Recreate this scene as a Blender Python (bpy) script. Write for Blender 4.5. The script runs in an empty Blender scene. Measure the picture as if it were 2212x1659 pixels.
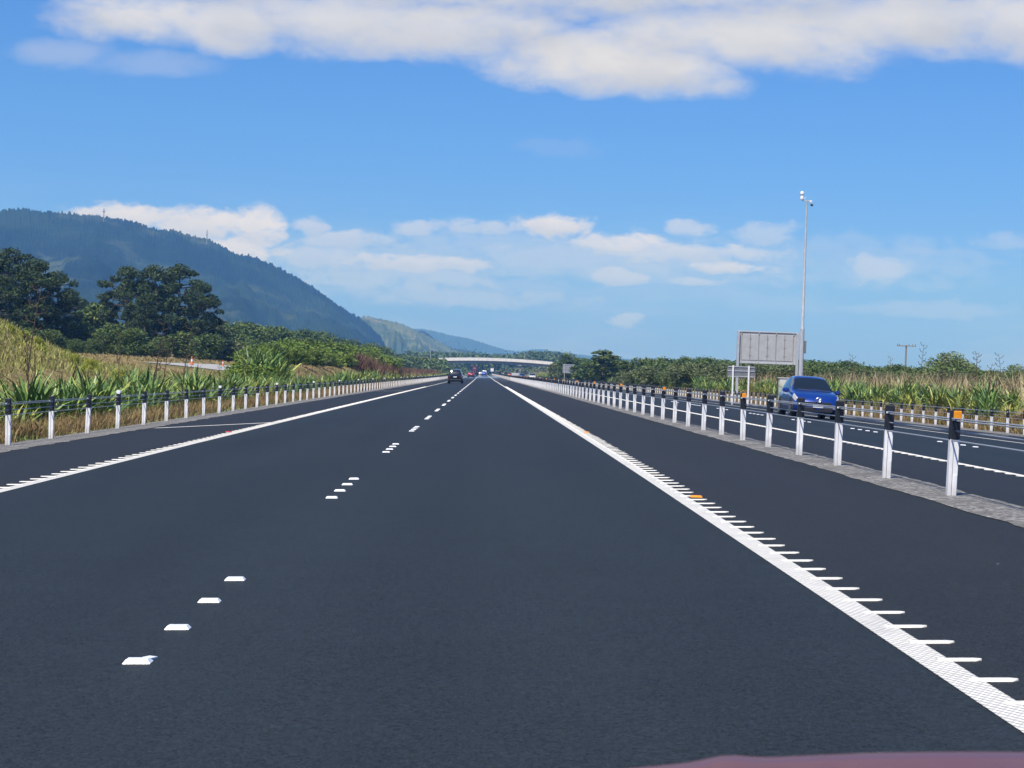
import bpy, math, random
import numpy as np
from mathutils import Vector, Matrix
random.seed(7); rng = np.random.default_rng(11)
S = bpy.context.scene
COL = S.collection
R = math.radians
# ------------------------------------------------------------------ camera
FPX, CX, CY = 3774.0, 1106.0, 829.5          # measured on a 2212 px wide view of the photo
VX, VY = 1043.0, 799.0                        # vanishing point of the road
ROLL = R(1.9)
CAMH = 1.28
d = Vector((VX - CX, CY - VY, -FPX)).normalized()
u = Vector((math.sin(ROLL), math.cos(ROLL), 0.0)); u = (u - d * u.dot(d)).normalized()
x = d.cross(u)
Rwc = Matrix((x, d, u)).transposed()          # columns: images of world X, Y, Z in camera space
cam_d = bpy.data.cameras.new('camera'); cam = bpy.data.objects.new('camera', cam_d); COL.objects.link(cam)
cam.matrix_world = Matrix.Translation((0, 0, CAMH)) @ Rwc.transposed().to_4x4()
cam_d.sensor_width = 36; cam_d.lens = 36 * FPX / 2212.0
cam_d.clip_start = 0.05; cam_d.clip_end = 40000
cam_d.dof.use_dof = True; cam_d.dof.focus_distance = 70; cam_d.dof.aperture_fstop = 18
S.camera = cam
def at(px, py, Y):
    """a point of the place, Y metres down the road, from its position in the photo"""
    dx, dy = px - VX, py - VY
    c, s = math.cos(ROLL), math.sin(ROLL)
    xx, yy = dx * c + dy * s, -dx * s + dy * c
    return Vector((xx / FPX * Y, Y, CAMH - yy / FPX * Y))
# ------------------------------------------------------------------ light
SUN = Vector((-0.25, -0.46, 0.82)).normalized()      # towards the sun: high, behind and to the left
el = math.asin(SUN.z); az = math.atan2(SUN.x, SUN.y)
S.view_settings.view_transform = 'Standard'; S.view_settings.look = 'None'
S.view_settings.exposure = 0.25; S.view_settings.gamma = 1.0
sl = bpy.data.lights.new('sun', 'SUN'); sl.energy = 5.0; sl.angle = R(0.53); sl.color = (1.0, 0.935, 0.82)
so = bpy.data.objects.new('sun', sl); COL.objects.link(so); so.rotation_euler = (-SUN).to_track_quat('-Z', 'Y').to_euler()

class N:
    """tiny expression helper for shader math"""
    nt = None
    def __init__(s, sock): s.s = sock
    @staticmethod
    def op(o, *a, clamp=False):
        n = N.nt.nodes.new('ShaderNodeMath'); n.operation = o; n.use_clamp = clamp
        for i, v in enumerate(a):
            if isinstance(v, N): N.nt.links.new(v.s, n.inputs[i])
            else: n.inputs[i].default_value = v
        return N(n.outputs[0])
    def __add__(s, o): return N.op('ADD', s, o)
    __radd__ = __add__
    def __sub__(s, o): return N.op('SUBTRACT', s, o)
    def __rsub__(s, o): return N.op('SUBTRACT', o, s)
    def __mul__(s, o): return N.op('MULTIPLY', s, o)
    __rmul__ = __mul__
    def __truediv__(s, o): return N.op('DIVIDE', s, o)
def nmax(a, b): return N.op('MAXIMUM', a, b)
def sstep(v, lo, hi):
    n = N.nt.nodes.new('ShaderNodeMapRange'); n.interpolation_type = 'SMOOTHSTEP'
    N.nt.links.new(v.s, n.inputs[0]); n.inputs[1].default_value = lo; n.inputs[2].default_value = hi
    return N(n.outputs[0])
def vec(a, b, c):
    n = N.nt.nodes.new('ShaderNodeCombineXYZ')
    for i, v in enumerate((a, b, c)):
        if isinstance(v, N): N.nt.links.new(v.s, n.inputs[i])
        else: n.inputs[i].default_value = v
    return n.outputs[0]
def noise(v, scale, detail=4, rough=0.55, dist=0.0):
    n = N.nt.nodes.new('ShaderNodeTexNoise'); n.inputs['Scale'].default_value = scale
    n.inputs['Detail'].default_value = detail; n.inputs['Roughness'].default_value = rough
    n.inputs['Distortion'].default_value = dist
    if v is not None: N.nt.links.new(v, n.inputs['Vector'])
    return N(n.outputs['Fac'])
def mixc(f, a, b):
    n = N.nt.nodes.new('ShaderNodeMix'); n.data_type = 'RGBA'
    for k, v in ((0, f), (6, a), (7, b)):
        if isinstance(v, N): N.nt.links.new(v.s, n.inputs[k])
        elif isinstance(v, (int, float)): n.inputs[k].default_value = v
        elif isinstance(v, tuple): n.inputs[k].default_value = (*v, 1)
        else: N.nt.links.new(v, n.inputs[k])
    return n.outputs[2]

W = bpy.data.worlds.new('World'); S.world = W; W.use_nodes = True
N.nt = W.node_tree; W.node_tree.nodes.clear()
sky = N.nt.nodes.new('ShaderNodeTexSky'); sky.sky_type = 'NISHITA'; sky.sun_disc = False
sky.sun_elevation = el; sky.sun_rotation = az
sky.air_density = 1.0; sky.dust_density = 0.35; sky.ozone_density = 2.6; sky.altitude = 0
tc = N.nt.nodes.new('ShaderNodeTexCoord'); sp = N.nt.nodes.new('ShaderNodeSeparateXYZ')
N.nt.links.new(tc.outputs['Generated'], sp.inputs[0])
DX, DY, DZ = (N(o) for o in sp.outputs)
ys = nmax(DY, 0.05)
U = DX / ys * (FPX / 100); V = DZ / ys * (FPX / 100)          # clouds live in directions of the sky
CLOUDS = [  # px, py, rx, ry, strength
 (1100,-70,1250,120,1.0),(300,42,190,62,.95),(500,58,150,62,.92),(740,40,320,80,.92),(1000,62,280,72,.95),
 (1270,125,270,78,1.0),(1430,150,190,62,.98),(1620,75,400,84,.96),(1950,45,300,80,.95),(2200,45,210,84,.92),
 (150,118,120,36,.30),(320,140,170,30,.22),(1210,318,90,22,.06),
 (270,470,140,30,.85),(430,488,120,36,.9),(555,495,70,46,.95),(480,540,170,40,.85),(670,488,46,24,.5),
 (760,522,150,24,.5),(690,560,190,30,.45),(880,568,200,20,.66),(905,490,55,20,.45),(1050,492,90,18,.45),
 (1185,490,100,28,.9),(1345,525,115,24,.75),(1450,542,240,26,.6),(1590,550,105,20,.55),(1580,577,105,15,.7),
 (1335,597,62,20,.55),(1500,607,70,12,.45),(1490,494,64,18,.45),(1665,505,75,30,.34),(1900,578,85,34,.42),
 (1150,548,520,62,.24),(760,562,330,60,.28),(1500,562,280,60,.24),(1850,562,320,60,.15),(900,620,420,40,.16),
 (1350,692,52,14,.3),(830,600,260,34,.36),(1240,560,300,36,.34),(2180,520,90,20,.22),(1990,545,90,14,.2),(2020,670,200,18,.15),(1000,640,330,22,.25)]
nv = vec(U * 0.55, V * 1.1, 3.3)
n1 = noise(nv, 1.0, 8, 0.58, 0.3); n2 = noise(vec(U * 0.5, V * 0.9, 9.1), 0.9, 5, 0.55, 0.2)
warpu = (noise(vec(U * .9, V * 1.4, 5.0), 1.0, 4, .6) - 0.5) * 0.9
warpv = (noise(vec(U * .9, V * 1.4, 15.0), 1.0, 4, .6) - 0.5) * 0.45
Uw, Vw = U + warpu, V + warpv
n3 = noise(vec(U * 1.9, V * 3.6, 7.7), 1.0, 7, 0.6, 0.3)
alpha = None; low = None
for (px, py, rx, ry, st) in CLOUDS:
    p = at(px, py, FPX / 100); cu, cv = p.x, p.z - CAMH
    a = (Uw - cu) * (100.0 / rx); b = (Vw - cv) * (100.0 / ry)
    g = 1.0 - a * a - b * b + (n1 - 0.5) * (1.9 if py < 300 else 1.2)
    if py > 300: g = g + (n3 - 0.5) * 3.3
    if py < 300: g = g + (n3 - 0.5) * 0.8
    m = sstep(g, -0.5, 1.1 if py < 300 else 0.95) * (st if py < 300 else min(1.0, st * 1.18))
    alpha = m if alpha is None else nmax(alpha, m)
    lo_ = sstep(b * -1.0 + (n2 - 0.5) * 3.0, -0.9, 1.2) * m
    low = lo_ if low is None else nmax(low, lo_)
alpha = alpha * sstep(DY, 0.05, 0.3)
veil = sstep(noise(vec(U * .16, V * .7, 1.0), 1.0, 6, .6) , .42, .8) * sstep(V, 4.4, 0.3) * 0.35
alpha = nmax(alpha, veil)
ccol = mixc(sstep(V, 1.5, 5.0), mixc(low, (8.3, 8.8, 9.5), (5.4, 6.3, 7.7)), mixc(low, (8.5, 8.5, 8.35), (5.8, 6.0, 6.25)))
hs = N.nt.nodes.new('ShaderNodeMix'); hs.data_type = 'RGBA'; hs.blend_type = 'MULTIPLY'; hs.inputs[0].default_value = 1
N.nt.links.new(sky.outputs[0], hs.inputs[6]); N.nt.links.new(mixc(sstep(DZ, 0.0, 0.16), (0.30, 0.555, 1.46), (0.36, 0.72, 1.42)), hs.inputs[7])
skyc = mixc(alpha, hs.outputs[2], ccol)
bg = N.nt.nodes.new('ShaderNodeBackground'); bg.inputs[1].default_value = 0.079
wo = N.nt.nodes.new('ShaderNodeOutputWorld')
N.nt.links.new(skyc, bg.inputs[0]); N.nt.links.new(bg.outputs[0], wo.inputs[0])
S.cycles.max_bounces = 6; S.cycles.volume_bounces = 1; S.cycles.use_denoising = True
S.cycles.volume_step_rate = 4

# ------------------------------------------------------------------ mesh helpers
class MB:
    def __init__(s): s.v = []; s.f = []; s.n = 0; s.m = []; s.cm = 0
    def add(s, v, f):
        v = [tuple(p) for p in v]
        s.f += [tuple(i + s.n for i in q) for q in f]; s.m += [s.cm] * len(f); s.v += v; s.n += len(v)
    def box(s, c, d, rot=None, bev=0.0):
        x, y, z = d[0] / 2, d[1] / 2, d[2] / 2
        if bev:
            b = min(bev, x * .9, y * .9, z * .9)
            P = []
            for zz, k in ((-z, b), (-z + b, 0), (z - b, 0), (z, b)):
                X, Y = x - k, y - k
                P += [(-X + b, -Y, zz), (X - b, -Y, zz), (X, -Y + b, zz), (X, Y - b, zz), (X - b, Y, zz), (-X + b, Y, zz), (-X, Y - b, zz), (-X, -Y + b, zz)]
            F = [tuple(range(7, -1, -1)), tuple(range(24, 32))]
            for r in range(3):
                for i in range(8):
                    j = (i + 1) % 8; F.append((r * 8 + i, r * 8 + j, r * 8 + 8 + j, r * 8 + 8 + i))
        else:
            P = [(-x, -y, -z), (x, -y, -z), (x, y, -z), (-x, y, -z), (-x, -y, z), (x, -y, z), (x, y, z), (-x, y, z)]
            F = [(0, 3, 2, 1), (4, 5, 6, 7), (0, 1, 5, 4), (1, 2, 6, 5), (2, 3, 7, 6), (3, 0, 4, 7)]
        if rot is not None: P = [rot @ Vector(p) for p in P]
        s.add([(p[0] + c[0], p[1] + c[1], p[2] + c[2]) for p in P], F)
    def tube(s, pts, rad, seg=8, cap=True):
        pts = [Vector(p) for p in pts]
        if not hasattr(rad, '__len__'): rad = [rad] * len(pts)
        P = []
        for i, p in enumerate(pts):
            t = (pts[min(i + 1, len(pts) - 1)] - pts[max(i - 1, 0)]).normalized()
            a = Vector((0, 0, 1)) if abs(t.z) < .9 else Vector((1, 0, 0))
            e1 = t.cross(a).normalized(); e2 = t.cross(e1)
            for k in range(seg):
                w = 2 * math.pi * k / seg
                P.append(p + (e1 * math.cos(w) + e2 * math.sin(w)) * rad[i])
        F = []
        for i in range(len(pts) - 1):
            for k in range(seg):
                j = (k + 1) % seg
                F.append((i * seg + k, i * seg + j, (i + 1) * seg + j, (i + 1) * seg + k))
        if cap:
            F.append(tuple(range(seg))); F.append(tuple(range((len(pts) - 1) * seg + seg - 1, (len(pts) - 1) * seg - 1, -1)))
        s.add(P, F)
    def lathe(s, prof, c=(0, 0, 0), seg=16, axis='Z'):
        P = []
        for r, z in prof:
            for k in range(seg):
                w = 2 * math.pi * k / seg; q = (r * math.cos(w), r * math.sin(w), z)
                if axis == 'X': q = (q[2], q[0], q[1])
                if axis == 'Y': q = (q[1], q[2], q[0])
                P.append((q[0] + c[0], q[1] + c[1], q[2] + c[2]))
        F = []
        for i in range(len(prof) - 1):
            for k in range(seg):
                j = (k + 1) % seg
                F.append((i * seg + k, i * seg + j, (i + 1) * seg + j, (i + 1) * seg + k))
        F.append(tuple(range(seg - 1, -1, -1))); n = (len(prof) - 1) * seg; F.append(tuple(range(n, n + seg)))
        s.add(P, F)
    def mesh(s, name, mats, smooth=False):
        me = bpy.data.meshes.new(name); me.from_pydata(s.v, [], s.f)
        if not isinstance(mats, (list, tuple)): mats = [mats]
        for m in mats: me.materials.append(m)
        if len(mats) > 1: me.polygons.foreach_set('material_index', s.m)
        if smooth: me.polygons.foreach_set('use_smooth', [True] * len(me.polygons)); me.update(); me.set_sharp_from_angle(angle=R(48))
        me.update(); return me
    def build(s, name, mats, parent=None, smooth=False, loc=None):
        return link(name, s.mesh(name, mats, smooth), parent, loc)
def link(name, me, parent=None, loc=None, rz=0.0, sc=None):
    o = bpy.data.objects.new(name, me); COL.objects.link(o)
    if parent is not None: o.parent = parent
    if loc is not None: o.location = loc
    if rz: o.rotation_euler = (0, 0, rz)
    if sc is not None: o.scale = sc if hasattr(sc, '__len__') else (sc, sc, sc)
    return o
def tag(o, label=None, cat=None, group=None, kind=None):
    if label: o['label'] = label
    if cat: o['category'] = cat
    if group: o['group'] = group
    if kind: o['kind'] = kind
    return o
def empty(name, loc, rz=0.0, **k):
    o = bpy.data.objects.new(name, None); COL.objects.link(o); o.empty_display_size = .2
    o.location = loc; o.rotation_euler = (0, 0, rz); return tag(o, **k)
def copy_tree(o, parent=None):
    c = o.copy(); COL.objects.link(c); c.parent = parent
    for ch in list(o.children): copy_tree(ch, c)
    return c
def qmesh(name, verts, quads, mat, smooth=False, mats_idx=None):
    """fast mesh from numpy arrays (n,3), (m,4)"""
    me = bpy.data.meshes.new(name)
    me.vertices.add(len(verts)); me.vertices.foreach_set('co', np.asarray(verts, np.float32).ravel())
    m = len(quads); k = quads.shape[1]
    me.loops.add(m * k); me.loops.foreach_set('vertex_index', np.asarray(quads, np.int32).ravel())
    me.polygons.add(m); me.polygons.foreach_set('loop_start', np.arange(0, m * k, k, dtype=np.int32))
    for q in (mat if isinstance(mat, (list, tuple)) else [mat]): me.materials.append(q)
    if mats_idx is not None: me.polygons.foreach_set('material_index', np.asarray(mats_idx, np.int32))
    me.polygons.foreach_set('use_smooth', np.full(m, smooth))
    me.update(calc_edges=True); me.validate(); return me

# ------------------------------------------------------------------ materials
def mat(name, col, rough=.6, metal=0.0, spec=.5, coat=0.0, emit=None, fn=None):
    m = bpy.data.materials.new(name); m.use_nodes = True
    b = m.node_tree.nodes['Principled BSDF']; N.nt = m.node_tree
    b.inputs['Base Color'].default_value = (*col, 1); b.inputs['Roughness'].default_value = rough
    b.inputs['Metallic'].default_value = metal; b.inputs['Specular IOR Level'].default_value = spec
    b.inputs['Coat Weight'].default_value = coat
    if emit: b.inputs['Emission Color'].default_value = (*emit[0], 1); b.inputs['Emission Strength'].default_value = emit[1]
    if fn: fn(m.node_tree, b)
    return m
def pos():
    g = N.nt.nodes.new('ShaderNodeNewGeometry'); return g.outputs['Position']
def objco():
    g = N.nt.nodes.new('ShaderNodeTexCoord'); return g.outputs['Object']
def sepxyz(v):
    n = N.nt.nodes.new('ShaderNodeSeparateXYZ'); N.nt.links.new(v, n.inputs[0]); return [N(o) for o in n.outputs]
def vscale(v, sx, sy, sz):
    n = N.nt.nodes.new('ShaderNodeVectorMath'); n.operation = 'MULTIPLY'; N.nt.links.new(v, n.inputs[0])
    n.inputs[1].default_value = (sx, sy, sz); return n.outputs[0]
def bump(b, h, dist, strength=1.0):
    n = N.nt.nodes.new('ShaderNodeBump'); n.inputs['Distance'].default_value = dist; n.inputs['Strength'].default_value = strength
    N.nt.links.new(h.s, n.inputs['Height']); N.nt.links.new(n.outputs[0], b.inputs['Normal'])
def setc(b, c): N.nt.links.new(c, b.inputs['Base Color'])
def island():
    g = N.nt.nodes.new('ShaderNodeNewGeometry'); return N(g.outputs['Random Per Island'])
def ramp(f, stops):
    n = N.nt.nodes.new('ShaderNodeValToRGB'); e = n.color_ramp.elements
    while len(e) < len(stops): e.new(0.5)
    for i, (p, c) in enumerate(stops): e[i].position = p; e[i].color = (*c, 1)
    N.nt.links.new(f.s, n.inputs[0]); return n.outputs[0]
def noisy(c1, c2, scale, bumpd=0.0, detail=5, sxyz=(1, 1, 1)):
    def fn(nt, b):
        f = noise(vscale(objco(), *sxyz), scale, detail, .6); setc(b, mixc(sstep(f, .3, .7), c1, c2))
        if bumpd: bump(b, f, bumpd)
    return fn
def f_asphalt(c_lane, c_sh, x0, x1):
    def fn(nt, b):
        p = pos(); X, Y, Z = sepxyz(p)
        grain = noise(p, 70, 3, .8); stone = noise(p, 26, 3, .7)
        big = noise(vscale(p, .9, .06, 1), 1.0, 5, .6); mid = noise(p, 1.1, 5, .65)
        inl = sstep(X, x0 - .05, x0 + .05) * sstep(X, x1 + .05, x1 - .05)
        c = mixc(inl, c_sh, c_lane)
        k = (grain - .5) * 4.4 + (stone - .5) * 1.6 + (big - .5) * .5 + (mid - .5) * .35 + 1.0
        lane = N.op('SINE', X * 3.55 + (big - .5) * 1.2)                     # faint wheel tracks
        blot = sstep(noise(vscale(p, .35, .12, 1), 1.0, 5, .65), .45, .7)
        k = k + lane * inl * .05 - blot * .12
        mm = N.nt.nodes.new('ShaderNodeMix'); mm.data_type = 'RGBA'; mm.blend_type = 'MULTIPLY'; mm.inputs[0].default_value = 1
        N.nt.links.new(c, mm.inputs[6]); cx = N.nt.nodes.new('ShaderNodeCombineColor')
        for i in range(3): N.nt.links.new(k.s, cx.inputs[i])
        N.nt.links.new(cx.outputs[0], mm.inputs[7])
        vo = N.nt.nodes.new('ShaderNodeTexVoronoi'); vo.inputs['Scale'].default_value = 2.3; N.nt.links.new(p, vo.inputs['Vector'])
        cr = sepxyz(vo.outputs['Color'])[0]
        speck = sstep(N(vo.outputs['Distance']), .035, .02) * sstep(cr, .80, .84) * sstep(inl, .6, .4)
        setc(b, mixc(speck, mm.outputs[2], (.45, .45, .42)))
        r = sstep(Y, 520.0, 300.0) * .62 + .03
        N.nt.links.new(r.s, b.inputs['Roughness'])
        bump(b, grain + stone * .7, .007, .8)
    return fn
M = {}
M['asphalt'] = mat('asphalt', (.05, .05, .05), .65, spec=.26, fn=f_asphalt((.0160, .0215, .0238), (.0185, .0210, .0215), -5.0, 2.0))
M['asphalt_far'] = mat('asphalt_opposite', (.05, .05, .05), .65, spec=.26, fn=f_asphalt((.0160, .0212, .0235), (.018, .0203, .0208), 7.4, 14.4))
def f_gravel(nt, b):
    p = pos(); v = N.nt.nodes.new('ShaderNodeTexVoronoi'); v.inputs['Scale'].default_value = 26; N.nt.links.new(p, v.inputs['Vector'])
    cr = sepxyz(v.outputs['Color'])[0]; n = noise(p, 1.3, 5, .65)
    c = ramp(cr, [(0, (.075, .075, .07)), (.5, (.165, .16, .15)), (1, (.33, .32, .295))])
    setc(b, mixc(sstep(n, .4, .75), c, (.11, .105, .095))); bump(b, N(v.outputs['Distance']), .02, .8)
M['gravel'] = mat('gravel', (.25, .24, .22), .95, fn=f_gravel)
M['paint'] = mat('road_paint', (.78, .77, .72), .55, fn=lambda nt, b: (setc(b, mixc(sstep(noise(pos(), 9, 6, .7), .35, .72), (.80, .775, .69), (.60, .58, .51))), bump(b, noise(pos(), 60, 2), .004, .5)))
def f_profile(nt, b):
    p = pos(); X, Y, Z = sepxyz(p)
    w = N.op('SINE', Y * 78.0) * N.op('SINE', X * 150.0)
    n = noise(p, 6, 6, .7); n2_ = noise(vscale(p, 1, .25, 1), 2.5, 5, .7)
    c = mixc(sstep(n, .35, .75), (.80, .775, .69), (.68, .66, .58)); c = mixc(sstep(w, .1, -.8) * .28, c, (.40, .39, .36))
    setc(b, mixc(sstep(n2_, .55, .78) * .5, c, (.45, .44, .41))); bump(b, w, .010, 1.0)
M['profile_paint'] = mat('profiled_paint', (.78, .77, .72), .5, fn=f_profile)
def f_post(nt, b):
    o = objco(); z = sepxyz(o)[2]; oi = N.nt.nodes.new('ShaderNodeObjectInfo'); r = N(oi.outputs['Random'])
    n = noise(vec(sepxyz(o)[0] * 1.0 + r * 40.0, sepxyz(o)[1], z * .35), 14, 5, .7); n2 = noise(vec(sepxyz(o)[0] + r * 17.0, sepxyz(o)[1], z), 5, 5, .7)
    c = mixc(sstep(n, .45, .75), (.83, .825, .80), (.66, .655, .63))
    grime = sstep(z * -1.0 + n2 * .35, -.05, .22)             # road dirt splashed on the foot of each post
    setc(b, mixc(grime * .6, c, (.36, .34, .31)))
M['post_white'] = mat('post_white', (.80, .81, .82), .4, fn=f_post)
M['sleeve'] = mat('sleeve_black', (.012, .014, .018), .45, fn=noisy((.010, .012, .016), (.022, .024, .03), 14))
def f_cable(nt, b):
    X, Y, Z = sepxyz(pos()); w = N.op('SINE', Y * 110.0 + Z * 260.0)
    setc(b, mixc(sstep(w, -.6, .8), (.20, .23, .26), (.52, .57, .62))); bump(b, w, .004, .8)
M['cable'] = mat('cable', (.4, .42, .45), .4, metal=.15, fn=f_cable)
M['orange'] = mat('orange_reflector', (.80, .30, .012), .35, fn=noisy((.82, .32, .012), (.74, .26, .01), 30))
M['red_refl'] = mat('red_reflector', (.5, .03, .03), .35)
M['white_refl'] = mat('white_reflector', (.80, .82, .84), .3)
M['steel'] = mat('galvanised_steel', (.42, .44, .46), .5, metal=.1, fn=noisy((.36, .38, .40), (.52, .54, .56), 5, sxyz=(3, 3, .6)))
M['sign_grey'] = mat('sign_grey', (.42, .43, .43), .55, metal=.0, fn=noisy((.38, .39, .39), (.44, .45, .45), 2))
M['sign_dark'] = mat('sign_dark_grey', (.16, .17, .18), .6, fn=noisy((.14, .15, .16), (.20, .21, .22), 3))
M['seam'] = mat('seam_dark', (.15, .15, .15), .8)
M['concrete'] = mat('concrete', (.62, .61, .58), .85, fn=noisy((.76, .75, .71), (.64, .63, .60), .9, .01))
M['concrete_grey'] = mat('concrete_grey', (.30, .30, .29), .9, fn=noisy((.34, .34, .33), (.24, .24, .23), .7, .01))
M['rubber'] = mat('rubber', (.015, .015, .016), .8)
M['rim'] = mat('alloy', (.5, .5, .52), .3, metal=.8)
M['glass'] = mat('car_glass', (.012, .018, .024), .06, spec=.6, coat=.2)
M['chrome'] = mat('chrome', (.62, .63, .65), .38, metal=.8)
M['lens'] = mat('headlamp_lens', (.55, .56, .50), .12, coat=1, fn=noisy((.62, .62, .55), (.30, .31, .30), 14))
M['tail'] = mat('tail_lens', (.45, .015, .02), .2, coat=.6)
M['plate'] = mat('plate', (.72, .73, .72), .5)
M['blackplastic'] = mat('black_plastic', (.02, .02, .022), .55)
M['white_box'] = mat('cabinet_white', (.62, .62, .58), .5, fn=noisy((.64, .64, .60), (.56, .56, .52), 3))
M['wood'] = mat('pole_wood', (.16, .12, .09), .9, fn=noisy((.30, .25, .20), (.18, .15, .12), 4, .01, sxyz=(6, 6, .5)))
M['cone'] = mat('cone_orange', (.75, .16, .03), .5)
def paint(name, c): return mat(name, c, .32, metal=.25, coat=1.0, fn=noisy(c, tuple(v * .86 for v in c), 1.2))
def f_leaf(stops, rough=.6, trans=.0):
    def fn(nt, b):
        i = island(); n = noise(objco(), .45, 3, .6)
        oi = N.nt.nodes.new('ShaderNodeObjectInfo'); r = N(oi.outputs['Random'])
        f = N.op('ADD', i * .62 + (n - .5) * .7, r * .16 + .10, clamp=True)
        setc(b, ramp(f, stops)); b.inputs['Specular IOR Level'].default_value = .25
    return fn
def leafmat(name, stops, rough=.65): return mat(name, stops[0][1], rough, fn=f_leaf(stops))
M['flax'] = leafmat('flax_leaf', [(0, (.022, .060, .026)), (.25, (.07, .15, .045)), (.5, (.15, .25, .06)), (.72, (.28, .36, .09)), (.9, (.44, .44, .11)), (1, (.52, .32, .05))], .38)
M['flax_yellow'] = leafmat('flax_leaf_yellow', [(0, (.05, .095, .025)), (.3, (.15, .20, .045)), (.6, (.32, .34, .07)), (.85, (.48, .42, .08)), (1, (.56, .34, .06))], .45)
M['stalk'] = mat('flower_stalk', (.07, .045, .03), .85)
M['drygrass'] = leafmat('dry_grass', [(0, (.075, .050, .022)), (.35, (.17, .115, .048)), (.7, (.27, .195, .085)), (1, (.38, .31, .15))], .8)
M['straw'] = leafmat('straw_grass', [(0, (.16, .12, .05)), (.5, (.30, .24, .10)), (1, (.44, .37, .18))], .8)
M['mixgrass'] = leafmat('bank_grass', [(0, (.08, .11, .03)), (.35, (.19, .22, .06)), (.65, (.32, .31, .11)), (1, (.46, .40, .20))], .8)
M['fennel'] = leafmat('yellow_shrub', [(0, (.13, .18, .025)), (.5, (.30, .34, .05)), (1, (.46, .44, .08))], .7)
M['dock'] = leafmat('dock_weed', [(0, (.06, .028, .022)), (.5, (.15, .085, .055)), (1, (.26, .18, .11))], .85)
M['plume'] = leafmat('plume_grass', [(0, (.20, .15, .08)), (.5, (.36, .29, .16)), (1, (.52, .45, .30))], .85)
M['pine'] = leafmat('pine_needles', [(0, (.012, .028, .012)), (.4, (.036, .066, .026)), (.8, (.082, .118, .040)), (1, (.13, .15, .055))], .7)
M['bush'] = leafmat('bush_leaf', [(0, (.034, .062, .018)), (.45, (.078, .128, .032)), (.8, (.14, .20, .046)), (1, (.21, .24, .07))], .6)
M['bright'] = leafmat('bright_leaf', [(0, (.06, .11, .022)), (.45, (.14, .22, .040)), (.8, (.23, .31, .06)), (1, (.32, .35, .09))], .6)
M['scrub'] = leafmat('scrub_leaf', [(0, (.026, .056, .018)), (.45, (.072, .122, .034)), (.8, (.15, .20, .055)), (1, (.21, .22, .08))], .65)
M['willow'] = leafmat('willow_leaf', [(0, (.06, .095, .034)), (.5, (.14, .195, .07)), (1, (.25, .29, .13))], .6)
M['grey_scrub'] = leafmat('grey_scrub_leaf', [(0, (.05, .075, .03)), (.5, (.12, .155, .062)), (1, (.24, .26, .13))], .75)
M['bark'] = mat('bark', (.10, .08, .06), .95, fn=noisy((.13, .105, .08), (.06, .05, .04), 5, .02, sxyz=(3, 3, .6)))

# ------------------------------------------------------------------ terrain functions
YB = np.concatenate([np.arange(-40, 600, 10.0), np.arange(600, 2000, 25.0), np.arange(2000, 12001, 250.0)])
def _prof(Y):
    Y = np.asarray(Y, float)
    return -0.0019 * np.clip(Y - 25, 0, 260) - 0.0011 * np.clip(Y - 285, 0, 900)
PB = _prof(YB)
def P(Y): return np.interp(Y, YB, PB)
def smooth01(t): t = np.clip(t, 0, 1); return t * t * (3 - 2 * t)
def road_z(X, Y): return .033 * np.asarray(X) + P(Y)
def opp_z(X, Y): return .165 - .034 * (np.asarray(X) - 5.0) + P(Y)
XG = [-7000, -900, -300, -120, -70, -45, -36, -26, -22, -17, -13.5, -11, -9.6, -9.0, -7.4, 4.5, 5, 19.3, 20.0, 22.5, 26, 32, 60, 300, 7000]
ZG = [2, 2, 2, 2, 2.0, 1.8, 1.6, 1.15, .85, .20, -.55, -.62, -.50, -.44, -.30, .10, .12, -.39, -.34, .25, .45, .6, .8, 1, 1]
def _ground(X, Y):
    z = np.interp(X, XG, ZG) + P(Y)
    z = z + 6.1 * np.exp(-(((X + 31) / 8.2) ** 2 + ((Y - 74) / 17.0) ** 2)) + 1.0*np.exp(-(((X + 22) / 4.0) ** 2 + ((Y - 66) / 12.0) ** 2))
    z = z + 1.5 * np.exp(-((X + 15.6) / 2.8) ** 2) * smooth01((Y - 114) / 25) * smooth01((330 - Y) / 90)
    # bridge approach banks
    by = np.exp(-((Y - 905) / 13.0) ** 2)
    z = z + by * 6.6 * smooth01((-12.0 - X) / 13.0) + by * 6.3 * smooth01((X - 31.0) / 10.0)
    return z
# ground sheet vertices are piecewise linear; one function used for everything that stands on it
def ground(X, Y): return float(_ground(np.float64(X), np.float64(Y)))
def grid_mesh(name, xs, ys, zf, m, smooth=True):
    X, Y = np.meshgrid(xs, ys); Z = zf(X, Y)
    v = np.stack([X.ravel(), Y.ravel(), Z.ravel()], 1); nx = len(xs); ny = len(ys)
    i = (np.arange(ny - 1)[:, None] * nx + np.arange(nx - 1)[None, :]).ravel()
    q = np.stack([i, i + 1, i + nx + 1, i + nx], 1)
    return qmesh(name, v, q, m, smooth)
def f_ground(nt, b):
    p = pos(); X, Y, Z = sepxyz(p)
    n = noise(p, .35, 6, .65); f = noise(p, 3.0, 6, .7); far = noise(p, .03, 5, .6)
    dry = mixc(sstep(f, .3, .7), (.19, .13, .06), (.30, .235, .115))
    grn = mixc(sstep(f, .3, .7), (.075, .085, .028), (.15, .15, .055))
    c = mixc(sstep(n + (far - .5), .46, .62), dry, grn)
    dirt = sstep(noise(p, .9, 6, .7), .55, .68)
    c = mixc(dirt * .6, c, (.25, .20, .145))
    setc(b, c); bump(b, f, .12, .8)
M['ground'] = mat('ground_grass', (.2, .16, .08), 1.0, spec=.1, fn=f_ground)
xs = np.unique(np.concatenate([np.linspace(-70, -9, 70), np.linspace(-9, -7.4, 3), [4.5, 5, 5.0], np.linspace(19.3, 60, 40), XG, np.linspace(-400, -70, 25), np.linspace(60, 400, 25)]))
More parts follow.
